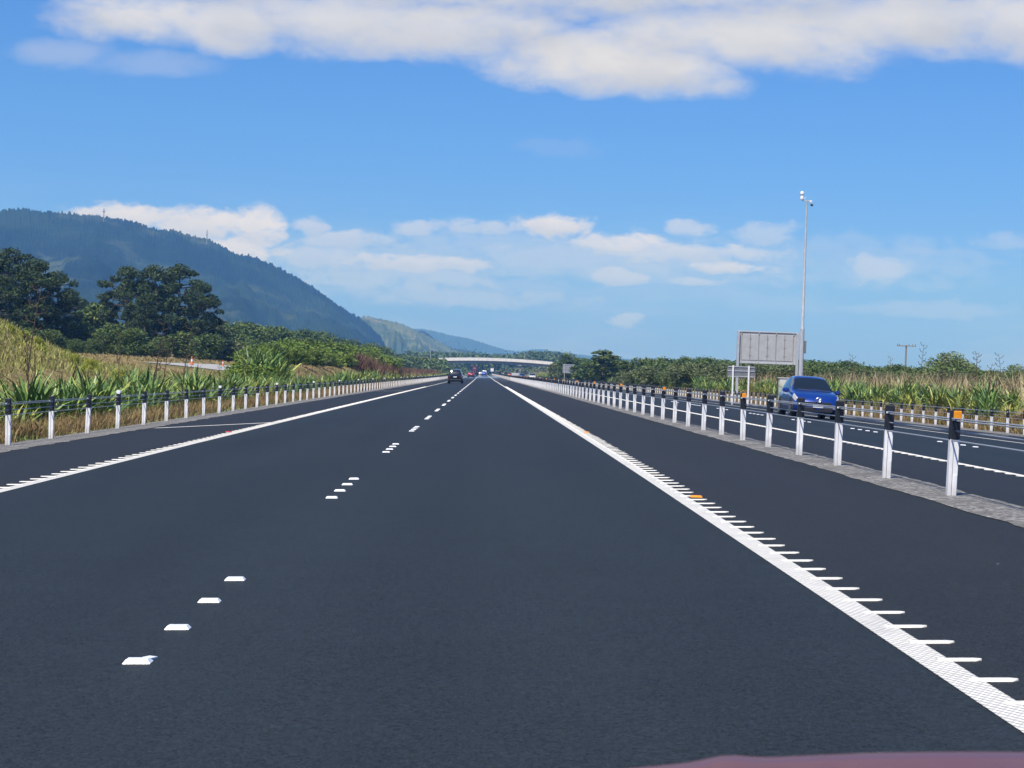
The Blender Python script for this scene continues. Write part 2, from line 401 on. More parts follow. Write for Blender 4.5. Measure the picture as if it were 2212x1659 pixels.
ysg = np.unique(np.concatenate([np.arange(-40, 340, 3.0), np.arange(340, 860, 15.0), np.arange(860, 950, 3.0), YB[YB > 950]]))
def gz(X, Y):
    z = _ground(X, Y); inr = (X > -7.6) & (X < 19.4)
    return np.where(inr, z - .12, z)
tag(link('ground', grid_mesh('ground', xs, ysg, gz, M['ground'])), kind='structure')
ROADEND = 2600.0
YR = np.concatenate([YB[(YB >= -40) & (YB <= ROADEND)]])
tag(link('road', grid_mesh('road', np.array([-7.48, 4.50]), YR, road_z, M['asphalt'])), kind='structure')
tag(link('opposite_road', grid_mesh('opposite_road', np.array([5.02, 17.9]), YR, opp_z, M['asphalt_far'])), kind='structure')
# gravel verges: wavy edges over the asphalt
def verge(name, xa, xb, zf, wob, y0=-40, y1=1500):
    ys_ = np.unique(np.concatenate([np.arange(y0, 120, .35), np.arange(120, y1, 4.0), YB[(YB > y0) & (YB < y1)]]))
    L = xa + wob[0] * (rng.random(len(ys_)) - .5); Rr = xb + wob[1] * (rng.random(len(ys_)) - .5)
    mid = (L + Rr) / 2
    rows = []
    for k, t in enumerate((L, mid, Rr)):
        z = zf(t, ys_); rows.append(np.stack([t, ys_, z + (.02 if k == 1 else .006)], 1))
    v = np.stack(rows, 1).reshape(-1, 3); n = len(ys_)
    i = (np.arange(n - 1)[:, None] * 3 + np.arange(2)[None, :]).ravel()
    q = np.stack([i, i + 1, i + 4, i + 3], 1)
    return tag(link(name, qmesh(name, v, q, M['gravel'], True)), kind='structure')
def zleft(X, Y): return np.where(X > -7.48, road_z(X, Y), -.247 - .115 * (-7.48 - X)) + np.where(X > -7.48, 0, P(Y))
verge('gravel_verge', -9.35, -7.40, zleft, (.35, .12))
def zmed(X, Y): return np.minimum(road_z(X, Y), opp_z(X, Y)) 
verge('median_gravel', 4.42, 5.10, zmed, (.06, .08))
def zright(X, Y): return opp_z(np.minimum(X, 19.4), Y)
verge('far_gravel_verge', 17.7, 19.5, zright, (.12, .3))
def lotz(X, Y): return _ground(X, Y) + .05
tag(link('gravel_lot', grid_mesh('gravel_lot', np.linspace(-27, -20, 16), np.linspace(138, 174, 30), lotz, mat('lot_gravel', (.36, .36, .35), .95, fn=noisy((.42, .42, .41), (.30, .30, .29), 1.5)))), kind='structure')

# ------------------------------------------------------------------ painted markings
def strip(name, x, w, y0, y1, zf, m, dz=.004):
    ys_ = np.unique(np.concatenate([[y0, y1], YB[(YB > y0) & (YB < y1)]]))
    return tag(link(name, grid_mesh(name, np.array([x - w / 2, x + w / 2]), ys_, lambda X, Y: zf(X, Y) + dz, m)), kind='structure')
XL, XC, XR = -5.04, -1.464, 2.02
strip('edge_line', XL, .15, -30, ROADEND, road_z, M['profile_paint'])
strip('edge_line', XR, .155, -30, ROADEND, road_z, M['profile_paint'])
strip('edge_line', 7.42, .14, -30, ROADEND, opp_z, M['paint'])
strip('edge_line', 14.42, .14, -30, ROADEND, opp_z, M['paint'])
def rib(mb, x0, x1, y, w, zf, h=.009, taper=0.03):
    sgn = 1 if x1 > x0 else -1
    P_ = []
    out = [(x0, -w / 2), (x1 - sgn * taper, -w / 2), (x1, -w * .12), (x1, w * .12), (x1 - sgn * taper, w / 2), (x0, w / 2)]
    for k, zz in ((1.0, .001), (.72, h)):
        for (xx, yy) in out: P_.append((xx, y + yy * k, float(zf(xx, y)) + zz))
    F = [tuple(range(6, 12)) if sgn > 0 else tuple(range(11, 5, -1))]
    for i in range(6):
        j = (i + 1) % 6; F.append((i, j, 6 + j, 6 + i) if sgn > 0 else (j, i, 6 + i, 6 + j))
    mb.add(P_, F)
mb = MB(); y = 4.15
while y < 160: rib(mb, XR + .02, XR + .225 + random.uniform(-.012, .016), y, .058 + random.uniform(-.006, .006), road_z); y += .5
y = 4.0
while y < 160: rib(mb, XL - .02, XL - .21 + random.uniform(-.015, .012), y, .055, road_z); y += .5
y = 4.0
while y < 120: rib(mb, 7.44, 7.25, y, .055, opp_z); y += .5
tag(mb.build('edge_line_ribs', M['paint']), kind='structure')
def diag(mb, a, b, w, zf):
    (xa, ya), (xb, yb) = a, b; dx, dy = xb - xa, yb - ya; l = math.hypot(dx, dy); nx, ny = -dy / l * w / 2, dx / l * w / 2
    n = max(2, int(abs(dy) / 2) + 2); P_ = []; 
    ts = sorted(set([0, 1] + [(yy - ya) / dy for yy in YB if min(ya, yb) < yy < max(ya, yb)]))
    for t in ts:
        for s_ in (1, -1):
            X_, Y_ = xa + dx * t + nx * s_, ya + dy * t + ny * s_; P_.append((X_, Y_, float(zf(X_, Y_)) + .0085))
    mb.add(P_, [(2 * i, 2 * i + 1, 2 * i + 3, 2 * i + 2) for i in range(len(ts) - 1)])
mb = MB()
for yy in (43.6, 124, 205, 290, 370, 450): diag(mb, (XL - .03, yy), (-7.25, yy - 4.6), .16, road_z)
for yy in (290, 330, 370, 410, 450, 500): diag(mb, (XR + .1, yy), (4.2, yy - 9), .35, road_z)
diag(mb, (14.5, 62), (17.3, 57), .15, opp_z)
tag(mb.build('shoulder_hatching', M['paint']), kind='structure')

# raised lane markers
def marker_mesh():
    mb = MB()
    out = [(-.060, -.042), (.060, -.042), (.060, .042), (-.060, .042)]; top = [(-.046, -.030), (.046, -.030), (.046, .030), (-.046, .030)]
    mb.add([(a, b, 0) for a, b in out] + [(a, b, .017) for a, b in top], [(4, 5, 6, 7), (0, 1, 5, 4), (1, 2, 6, 5), (2, 3, 7, 6), (3, 0, 4, 7)])
    return mb.mesh('marker_body', M['white_refl'])
def marker_face():
    mb = MB()
    for i in range(9):
        x = -.040 + i * .0095
        mb.add([(x, -.0385, .0056), (x + .005, -.0385, .0056), (x + .0065, -.033, .0148), (x + .0015, -.033, .0148)], [(0, 1, 2, 3)])
    return mb.mesh('marker_face', mat('marker_grooves', (.30, .31, .31), .5))
mkm, mkf = marker_mesh(), marker_face()
def markers(x, zf, y0, n, per, start, grp, lab, flip=False):
    k = 0
    for g in range(n):
        for i in range(4):
            yy = start + g * per + i * 1.0
            e = empty('lane_marker', (x, yy, float(zf(x, yy)) + .001), math.pi if flip else 0, label=lab(g, i), cat='road marker', group=grp)
            e.rotation_euler[1] = -.033 if not flip else -.034
            link('base', mkm, e)
            if g < 6: link('ribbed_face', mkf, e)
near = ['nearest', 'second', 'third', 'fourth']
markers(XC, road_z, 0, 18, 9.8, 7.65, 'white raised markers of the lane line',
        lambda g, i: ('white raised lane marker with a broken chip behind it, nearest of all', 'white raised lane marker second from the bottom of the photo', 'white raised lane marker third from the bottom of the photo', 'white raised lane marker fourth from the bottom, last of the nearest four')[i] if g == 0 else
        (('%s marker of the second group of four up the lane line' % near[i]) if g == 1 else ('%s marker of the third group of four up the lane line' % near[i]) if g == 2 else 'white raised marker farther up the dashed lane line, beyond the third group'))
markers(10.9, opp_z, 0, 7, 9.8, 38.3, 'white markers on the opposite lane line', lambda g, i: 'small white marker on the lane line of the opposite road', True)
mb = MB(); cz = float(road_z(XC + .03, 7.74))
mb.box((XC + .035, 7.745, cz + .006), (.045, .05, .008), Matrix.Rotation(-.5, 3, 'Z'))
tag(mb.build('broken_chip', M['white_refl']), 'white broken chip lying behind the nearest lane marker', 'plastic chip')
strip_l = MB()
diag(strip_l, (XC, 176), (XC, 900), .11, road_z)
tag(strip_l.build('lane_line', M['paint']), kind='structure')
def refl_marker(x, y, m, lab):
    mb = MB(); z = float(road_z(x, y)); mb.add([(-.06, -.04, 0), (.06, -.04, 0), (.06, .04, 0), (-.06, .04, 0), (-.05, -.022, .018), (.05, -.022, .018), (.05, .022, .018), (-.05, .022, .018)], [(4, 5, 6, 7), (0, 1, 5, 4), (1, 2, 6, 5), (2, 3, 7, 6), (3, 0, 4, 7)])
    tag(mb.build('road_stud', m, loc=(x, y, z + .009)), lab, 'road stud')
refl_marker(XR + .15, 17.4, M['orange'], 'orange reflective stud beside the right edge line')
refl_marker(XR + .16, 36.0, M['orange'], 'small orange stud farther up the right edge line')
refl_marker(XL - .19, 36.3, M['red_refl'], 'red reflective stud beside the left edge line')

# ------------------------------------------------------------------ wire rope barriers
PH = .863
def channel_mesh():
    mb = MB(); t = .010; w = .092; dp = .055; h = PH - .28
    # lipped channel opening towards traffic: back web, two sides, two front lips
    mb.box((0, dp / 2, h / 2 - .06), (w, t, h + .12))
    for s_ in (-1, 1):
        mb.box((s_ * (w / 2 - t / 2), 0, h / 2 - .06), (t, dp - t, h + .12))
    mb.box((-w / 2 + .018, -dp / 2, h / 2 - .06), (.036, t, h + .12), bev=.002)
    mb.box((w / 2 - .0255, -dp / 2, h / 2 - .06), (.051, t, h + .12), bev=.002)
    mb.box((w / 2 - .024, -dp / 2 - .007, h * .17), (.040, .008, h * .40), bev=.003)
    return mb.mesh('post_channel', M['post_white'])
def sleeve_mesh():
    mb = MB(); mb.box((0, .0, PH - .15), (.102, .080, .30), bev=.012); return mb.mesh('sleeve', M['sleeve'])
def clip_mesh():
    mb = MB(); mb.box((-.03, -.045, .772), (.032, .014, .022), bev=.003); return mb.mesh('clip', M['white_refl'])
def refl_mesh(m):
    mb = MB(); mb.box((.008, -.052, PH - .047), (.082, .022, .085), bev=.006); return mb.mesh('reflector', m)
def cap_mesh():
    mb = MB(); mb.box((0, -.004, PH + .002), (.098, .075, .085), bev=.012); return mb.mesh('reflector_cap', M['white_refl'])
ch, slv, clp, rfo, cap = channel_mesh(), sleeve_mesh(), clip_mesh(), refl_mesh(M['orange']), cap_mesh()
def barrier(x, zf, y0, sp, yend, label, refl, every, first, hts, ycable, jitter=.022):
    root = empty('wire_rope_barrier', (x, y0, float(zf(x, y0))), label=label, cat='barrier', group='wire rope barriers along the motorway')
    def rel(p): return (p[0] - x, p[1] - y0, p[2] - float(zf(x, y0)))
    n = 0; y = y0; far = []
    while y < yend:
        z = float(zf(x, y))
        if n < 100:
            o = link('post', ch, root, rel((x, y, z)), random.uniform(-.06, .06))
            o.rotation_euler[1] = random.uniform(-jitter, jitter); o.rotation_euler[0] = random.uniform(-jitter, jitter)
            link('sleeve', slv, o)
            if n < 30: link('clip', clp, o)
            if every and n % every == first: link('reflector', rfo if refl == 'orange' else cap, o)
        else: far.append((x, y, z))
        n += 1; y += sp
    if far:
        mb = MB()
        for p in far:
            q = rel(p); mb.cm = 0; mb.box((q[0], q[1], q[2] + .28), (.09, .06, .58)); mb.cm = 1; mb.box((q[0], q[1], q[2] + .713), (.10, .08, .30))
        o = mb.build('far_posts', [M['post_white'], M['sleeve']], root); o['kind'] = 'stuff'
    for k, (h, ox) in enumerate(hts):
        ys_ = np.unique(np.concatenate([np.arange(ycable, min(yend, 130), sp / 2), YB[(YB > ycable) & (YB < yend)]]))
        pts = []
        for i, yy in enumerate(ys_):
            pts.append(rel((x + ox * (1 if i % 2 else .6), yy, float(zf(x, yy)) + h)))
        mb = MB(); mb.tube(pts, .0088 if x == 4.75 else .0075, 6); mb.build('cable', M['cable'], root, True)
    return root
HT = [(.780, -.024), (.757, .024), (.655, .02), (.560, -.02)]
HT4 = HT
barrier(4.75, lambda X, Y: zmed(X, Y) + .012, 17.5, 2.82, 900, 'wire rope barrier with orange reflectors on the gravel median between the roads', 'orange', 5, 0, HT, 6.0)
barrier(-8.5, zleft, 31.6, 3.15, 900, 'wire rope barrier with white caps beside the left shoulder and flax', 'white', 5, 3, HT, 12.0)
barrier(18.95, zright, 54.6, 2.0, 600, 'wire rope barrier at the far side of the opposite road', None, 0, 0, HT, 40.0)
HAZE = 0.00019
#PART2
# ------------------------------------------------------------------ hills
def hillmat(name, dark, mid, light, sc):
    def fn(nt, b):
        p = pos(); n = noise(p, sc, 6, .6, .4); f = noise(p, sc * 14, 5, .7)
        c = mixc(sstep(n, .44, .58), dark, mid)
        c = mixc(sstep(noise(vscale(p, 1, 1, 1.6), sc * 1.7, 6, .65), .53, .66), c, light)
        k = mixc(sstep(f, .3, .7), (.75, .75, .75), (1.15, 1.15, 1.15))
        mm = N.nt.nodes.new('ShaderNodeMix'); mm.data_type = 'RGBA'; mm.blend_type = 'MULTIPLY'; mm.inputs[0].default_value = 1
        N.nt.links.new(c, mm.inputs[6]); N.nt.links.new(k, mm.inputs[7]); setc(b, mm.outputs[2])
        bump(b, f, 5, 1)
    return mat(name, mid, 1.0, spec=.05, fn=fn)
def vnoise(shape, cells, seed):
    """smooth value noise on a grid"""
    r = np.random.default_rng(seed); out = np.zeros(shape)
    for (cy, cx, a) in cells:
        g = r.random((cy + 2, cx + 2)); yy = np.linspace(0, cy, shape[0]); xx = np.linspace(0, cx, shape[1])
        y0 = np.minimum(yy.astype(int), cy); x0 = np.minimum(xx.astype(int), cx)
        fy = smooth01(yy - y0)[:, None]; fx = smooth01(xx - x0)[None, :]
        a00 = g[np.ix_(y0, x0)]; a01 = g[np.ix_(y0, x0 + 1)]; a10 = g[np.ix_(y0 + 1, x0)]; a11 = g[np.ix_(y0 + 1, x0 + 1)]
        out += a * ((a00 * (1 - fx) + a01 * fx) * (1 - fy) + (a10 * (1 - fx) + a11 * fx) * fy - .5)
    return out
def hill(name, sky_pts, dist, foot, m, n=420, rough=(14, 5), seed=1, ns=60):
    px = np.array([p[0] for p in sky_pts], float); py = np.array([p[1] for p in sky_pts], float)
    t = np.linspace(px[0], px[-1], n); sy = np.interp(t, px, py)
    k = np.ones(9) / 9; sy = np.convolve(np.pad(sy, 4, 'edge'), k, 'valid')
    dd = np.interp(t, [px[0], px[-1]], dist); ff = np.interp(t, [px[0], px[-1]], foot)
    S_ = np.concatenate([np.linspace(0, 1, ns), np.linspace(1.1, 2, 10)])
    nz = vnoise((len(S_), n), [(4, 14, 2.4), (9, 34, 1.1), (18, 80, .5)], seed)
    V_ = np.zeros((len(S_), n, 3))
    ridge = np.array([at(a, b, c) for a, b, c in zip(t, sy, dd)])
    base = np.array([at(a, b, c) for a, b, c in zip(t, np.full(n, 798.0), ff)])
    jr = np.random.default_rng(seed + 5); jag = np.convolve(np.repeat(jr.random(n // 3 + 2) ** 3, 3)[:n], [.25, .5, .25], 'same')
    for i, s_ in enumerate(S_):
        if s_ <= 1:
            q = base * (1 - s_) + ridge * s_; h = (ridge[:, 2] + 4) * (s_ ** .85) * (1 - .25 * math.sin(math.pi * s_)) - 4
        else:
            q = ridge + (ridge - base) * (s_ - 1) * .8; h = (ridge[:, 2] + 4) * (2 - s_) - 4
        V_[i, :, 0] = q[:, 0]; V_[i, :, 1] = q[:, 1]; V_[i, :, 2] = h
        w = math.sin(math.pi * min(s_, 1)) if s_ < 1 else 0
        V_[i, :, 2] += nz[i] * rough[0] * w * np.clip((ridge[:, 2]) / 60, .1, 2)
        if abs(s_ - 1) < .05: V_[i, :, 2] += jag * rough[1] * (1.0 if seed == 3 else .25)
        V_[i, :, 2] += rough[1] * (np.random.default_rng(seed + i).random(n) - .5) * (1.4 if abs(s_ - 1) < .02 else .5) * (0 if s_ == 0 else 1)
    v = V_.reshape(-1, 3); i = (np.arange(len(S_) - 1)[:, None] * n + np.arange(n - 1)[None, :]).ravel()
    return tag(link(name, qmesh(name, v, np.stack([i, i + 1, i + n + 1, i + n], 1), m, True)), kind='structure')
M['hill_a'] = hillmat('hill_forest', (.006, .014, .010), (.016, .032, .015), (.058, .075, .033), .0042)  # darkest noise patches put the cloud shadow into the forest colour
M['hill_b'] = hillmat('hill_pasture', (.055, .085, .034), (.13, .16, .065), (.21, .20, .10), .006)
M['hill_c'] = hillmat('hill_dark', (.018, .030, .020), (.026, .042, .024), (.04, .055, .03), .005)
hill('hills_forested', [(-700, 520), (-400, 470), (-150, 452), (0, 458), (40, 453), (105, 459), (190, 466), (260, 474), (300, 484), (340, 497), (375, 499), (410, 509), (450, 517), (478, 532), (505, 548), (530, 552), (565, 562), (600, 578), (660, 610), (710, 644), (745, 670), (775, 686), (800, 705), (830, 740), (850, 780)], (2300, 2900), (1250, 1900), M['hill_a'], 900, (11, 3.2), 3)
hill('hills_pasture', [(640, 770), (700, 725), (745, 690), (790, 683), (820, 690), (860, 697), (890, 710), (915, 722), (940, 735), (965, 749), (990, 762), (1010, 775)], (3300, 3600), (2500, 2500), M['hill_b'], 300, (12, 3.5), 8)
hill('hills_dark_spur', [(868, 765), (885, 730), (903, 715), (917, 716), (932, 727), (950, 740), (975, 752), (1010, 757), (1050, 766), (1090, 772)], (3900, 3700), (3000, 2900), M['hill_c'], 200, (5, 4), 12)
hill('hills_far', [(830, 730), (880, 712), (905, 710), (935, 714), (965, 722), (1000, 729), (1030, 736), (1065, 748), (1095, 756), (1120, 760), (1150, 755), (1170, 754), (1190, 758), (1230, 764), (1290, 770), (1400, 778)], (6800, 6800), (5600, 5600), M['hill_c'], 400, (20, 4), 20)
rm = at(449, 516, 2560); mb = MB()
mb.tube([(0, 0, -8), (0, 0, 13)], [1.1, .35], 5); mb.box((0, 0, 5), (2.4, 1.0, 1.6)); mb.box((0, 0, 9), (1.6, .8, 1.2))
tag(mb.build('radio_mast', M['sign_dark'], loc=rm), 'thin radio mast on the ridge of the forested hill', 'mast')
rm = at(228, 468, 2430); mb = MB()
mb.tube([(0, 0, -8), (0, 0, 10)], [.9, .4], 5); mb.box((0, 0, 6), (3.0, 1.2, 2.0)); mb.box((0, 0, 9.4), (1.6, .8, 1.2))
tag(mb.build('radio_mast', M['sign_dark'], loc=rm), 'short mast on the hilltop near the left edge of the photo', 'mast')

# ------------------------------------------------------------------ bridge
BY = 905.0
def bz(x):   # deck line (bottom of parapet)
    return 5.3 + 1.05 * (1 - ((x - 6) / 30.0) ** 2) + float(P(BY)) + 1.05
br = empty('road_bridge', (6, BY, 0), label='long white concrete bridge crossing the motorway in the distance', cat='bridge')
def deckstrip(mb, x0, x1, y0, y1, za, zb, n=40):
    V_ = []; F = []
    for i in range(n + 1):
        x = x0 + (x1 - x0) * i / n; z = bz(x)
        V_ += [(x - 6, y0, z + za), (x - 6, y1, z + za), (x - 6, y1, z + zb), (x - 6, y0, z + zb)]
    for i in range(n):
        for k in range(4):
            j = (k + 1) % 4; a = i * 4; F.append((a + k, a + 4 + k, a + 4 + j, a + j))
    F += [(0, 1, 2, 3), (n * 4 + 3, n * 4 + 2, n * 4 + 1, n * 4)]
    mb.add(V_, F)
mb = MB(); deckstrip(mb, -23, 36.5, -.25, .05, -.15, 1.35); mb.build('parapet', M['concrete'], br)
mb = MB(); deckstrip(mb, -23, 36.5, 10, 10.3, .05, 1.2); mb.build('parapet', M['concrete'], br)
mb = MB(); deckstrip(mb, -24, 37, .0, 10.1, -.25, .05); mb.build('deck', M['concrete_grey'], br)
for yy in (1.0, 3.6, 6.2, 8.8):
    mb = MB(); deckstrip(mb, -20, 35.2, yy, yy + .9, -1.55, -.25); mb.build('girder', M['concrete_grey'], br)
mb = MB(); deckstrip(mb, -22, 36, -.12, -.02, 1.45, 1.53); deckstrip(mb, -22, 36, -.12, -.02, 1.22, 1.27)
for i in range(30): mb.box((-28 + 1.95 * i, -.07, bz(-22 + 1.95 * i) + 1.33), (.06, .06, .3))
mb.build('railing', M['steel'], br)
for px, w in ((19.2, 1.5), (34.0, 1.0)):
    g0 = ground(px, BY)
    mb = MB()
    for yy in (2.2, 7.8): mb.tube([(px - 6, yy, g0 - .5), (px - 6, yy, bz(px) - 1.9)], w * .55, 14)
    mb.box((px - 6, 5, bz(px) - 1.75), (1.8, 9.0, .42)); mb.build('pier', M['concrete'] if px > 30 else M['concrete_grey'], br)
mb = MB(); mb.box((-27.5, 5, bz(-21) - 2.2), (2.2, 10, 4)); mb.build('abutment', M['concrete_grey'], br)
p = at(1133, 775, BY); mb = MB()
mb.tube([(0, 0, -1), (0, 0, 4.2)], [.11, .07], 8); mb.build('lamp_post', M['steel'], loc=(p.x, BY + .6, bz(p.x) + .95)); o = bpy.context.scene.objects[-1] if False else bpy.data.objects['lamp_post']
tag(o, 'thin grey lamp post standing on the bridge deck', 'lamp post')

# ------------------------------------------------------------------ sign boards and mast
def on_ground(px, Y): 
    p = at(px, 800, Y); return p.x, Y, ground(p.x, Y)
YV = 142.0
tl, tr, blp = at(1594, 713, YV), at(1727, 717, YV), at(1594, 783, YV)
cxv = (tl.x + tr.x) / 2; wv = (tr - tl).length; zt = (tl.z + tr.z) / 2 - .05; hv = (tl.z - blp.z)
gv = ground(cxv, YV)
vs = empty('message_board', (cxv, YV, gv), R(3), label='big grey back of an electronic message board on two steel posts', cat='sign board')
z0, z1 = zt - hv - gv, zt - gv
mb = MB(); mb.box((0, .22, (z0 + z1) / 2), (wv - .3, .38, hv - .16), bev=.02); mb.build('cabinet', M['sign_grey'], vs)
mb = MB()
mb.box((0, .14, z1 - .04), (wv, .34, .10), bev=.01); mb.box((0, .14, z0 + .05), (wv, .34, .11), bev=.01)
for s_ in (-1, 1): mb.box((s_ * (wv / 2 - .10), .0, (z0 + z1) / 2), (.14, .20, hv - .2))
for i in range(4):
    xx = -wv / 2 + .35 + i * (wv - .7) / 3; mb.box((xx, .0, z1 - .14), (.05, .10, .18)); mb.box((xx, .0, z0 + .16), (.05, .10, .18))
mb.build('frame', M['steel'], vs)
dw = (wv - .75) / 6
for i in range(6):
    xx = -wv / 2 + .375 + dw * (i + .5)
    mb = MB(); mb.box((xx, .015, (z0 + z1) / 2), (dw - .045, .03, hv - .55), bev=.008)
    dr = mb.build('door', M['sign_grey'], vs)
    mb = MB()
    for zz in (.24, .5, .76): mb.box((xx + (dw * .40 if i % 2 == 0 else -dw * .40), -.010, z0 + hv * zz), (.03, .02, .07))
    mb.build('latch', M['blackplastic'], dr)
mb = MB()
for i in range(7): mb.box((-wv / 2 + .375 + dw * i, .028, (z0 + z1) / 2), (.03, .008, hv - .5))
mb.build('door_seams', M['seam'], vs)
for s_ in (-1, 1):
    mb = MB(); mb.box((s_ * (wv / 2 - .06), -.10, z1 / 2 - .3), (.20, .20, z1 + .5), bev=.015); mb.box((s_ * (wv / 2 - .06), -.10, .06), (.5, .5, .08), bev=.01)
    mb.build('post', M['steel'], vs)
YS = 108.0
tl, br_ = at(1573, 791, YS), at(1632, 817, YS); cxs = (tl.x + br_.x) / 2; ws, hs_ = br_.x - tl.x, tl.z - br_.z
gs = ground(cxs, YS); ss = empty('road_sign', (cxs, YS, gs), R(-2), label='small grey sign back on two white posts, in front of the message board', cat='road sign')
zc = (tl.z + br_.z) / 2 + .03 - gs
mb = MB(); mb.box((0, .06, zc), (ws, .012, hs_)); mb.build('panel', M['sign_dark'], ss)
for dz in (-.44, .06, .44):
    mb = MB(); mb.box((0, .035, zc + hs_ * dz), (ws - .06, .03, .05)); mb.build('rail', M['steel'], ss)
for fx in (-.30, .27):
    mb = MB(); mb.box((ws * fx, -.02, (zc + hs_ * .55) / 2 - .4), (.10, .08, zc + hs_ * .55 + .8), bev=.01); mb.build('post', M['post_white'], ss)
YQ = 405.0
tl, br_ = at(1216, 786, YQ), at(1243, 810, YQ); cxq = (tl.x + br_.x) / 2; wq = br_.x - tl.x; gq = ground(cxq, YQ)
qs = empty('road_sign', (cxq, YQ, gq), 0, label='grey sign back on two steel posts among bushes beyond the barrier', cat='road sign')
mb = MB(); mb.box((0, .08, tl.z - 1.1 - gq), (wq, .02, 2.1)); mb.build('panel', mat('sign_blue_grey', (.24, .27, .30), .6), qs)
for dz in (-.2, -1.1, -2.0):
    mb = MB(); mb.box((0, .04, tl.z + dz - gq), (wq - .06, .04, .06)); mb.build('rail', M['steel'], qs)
for fx in (-.36, .36):
    mb = MB(); mb.box((wq * fx, -.02, (tl.z - gq) / 2 - .2), (.12, .10, tl.z - gq + .4)); mb.build('post', M['steel'], qs)
YC = 122.0
cb = at(1697, 845, YC); gc = ground(cb.x, YC)
cbx = empty('roadside_cabinet', (cb.x, YC, gc), 0, label='white equipment cabinet behind the blue car', cat='cabinet')
mb = MB(); mb.box((0, 0, .85), (.85, .6, 1.55), bev=.03); mb.build('housing', M['white_box'], cbx)
mb = MB(); mb.box((0, 0, 1.655), (.95, .7, .06), bev=.015); mb.build('lid', M['white_box'], cbx)
mb = MB(); mb.box((0, 0, .0), (1.0, .75, .16)); mb.build('plinth', M['concrete_grey'], cbx)
YM = 124.0
pb = at(1731.5, 812, YM); pt = at(1744.5, 432, YM); gm = ground(pb.x, YM); hm = pt.z - gm
ms = empty('camera_mast', (pb.x, YM, gm), 0, label='tall grey steel mast with two white cameras at its top', cat='mast')
lean = (pt.x - pb.x) / (pt.z - pb.z)
def lx(z): return lean * (z - (pb.z - gm))
mb = MB(); mb.tube([(lx(-.3), 0, -.3), (lx(4.9), 0, 4.9)], [.175, .155], 14); mb.tube([(lx(4.9), 0, 4.9), (lx(5.0), 0, 5.0), (lx(hm), 0, hm)], [.155, .115, .055], 14); mb.build('pole', M['steel'], ms, True)
mb = MB(); mb.tube([(lx(hm) - .32, 0, hm - .02), (lx(hm) + .28, 0, hm - .02)], .035, 8); mb.tube([(lx(hm) - .30, 0, hm), (lx(hm) - .02, 0, hm + .25)], .025, 6); mb.build('bracket', M['steel'], ms)
def lathe_part(name, prof, c, m, parent, seg=14):
    mb = MB(); mb.lathe(prof, c, seg); return mb.build(name, m, parent, True)
k1 = lathe_part('camera', [(.05, 0), (.11, .03), (.13, .16), (.10, .26), (.07, .30), (.13, .36), (.15, .46), (.11, .58), (.03, .63)], (lx(hm) - .36, 0, hm + .02), M['white_refl'], ms)
mb = MB(); mb.box((0, 0, 0), (.16, .30, .17), Matrix.Rotation(.3, 3, 'Z'), bev=.03); mb.v = [(a + lx(hm) + .26, b, c + hm - .10) for a, b, c in mb.v]; k2 = mb.build('camera', M['white_refl'], ms)
lathe_part('camera_dome', [(.02, -.13), (.09, -.10), (.105, 0), (.08, .02)], (lx(hm) + .36, 0, hm - .28), M['blackplastic'], ms)
mb = MB(); mb.box((lx(2.2) + .24, 0, 3.6), (.14, .2, .9), bev=.02); mb.build('junction_box', M['sign_dark'], ms)
# utility pole
YP = 210.0
pp = at(1961, 745, YP); gp = ground(pp.x, YP); up = empty('utility_pole', (pp.x, YP, gp - .3), 0, label='wooden power pole with a crossarm above the scrub', cat='utility pole')
hp = pp.z - gp + .3; mb = MB(); mb.tube([(0, 0, 0), (0, 0, hp)], [.13, .09], 10); mb.build('pole', M['wood'], up, True)
mb = MB(); mb.box((0, -.12, hp - .12), (2.3, .10, .11)); mb.build('crossarm', M['wood'], up)
for xx in (-1.1, -.85, .3, .75, 1.1):
    mb = MB(); mb.lathe([(.02, 0), (.05, .04), (.06, .10), (.03, .18)], (xx, -.12, hp - .05), 8); mb.build('insulator', M['sign_dark'], up)
# far small white board on the median
p = at(1063, 799, 620); g0 = float(zmed(5, 620)); wb = empty('median_sign', (p.x, 620, g0), 0, label='small white board on a post at the far median', cat='road sign')
mb = MB(); mb.box((0, 0, p.z - g0), (1.1, .05, 1.1)); mb.build('panel', M['post_white'], wb)
mb = MB(); mb.box((0, .06, (p.z - g0) / 2), (.09, .06, p.z - g0)); mb.build('post', M['steel'], wb)
# lamp post left of the bridge
for (px, py0, Y, h, lab) in ((931, 755, 700, 7, 'thin grey lamp post above the flax left of the bridge'),):
    p = at(px, py0, Y); g0 = ground(p.x, Y); l = empty('lamp_post', (p.x, Y, g0), 0, label=lab, cat='lamp post')
    mb = MB(); mb.tube([(0, 0, -.3), (0, 0, p.z - g0)], [.16, .09], 8); mb.build('pole', M['steel'], l)
    mb = MB(); mb.box((.4, 0, p.z - g0), (.9, .2, .1)); mb.build('lamp_head', M['steel'], l)

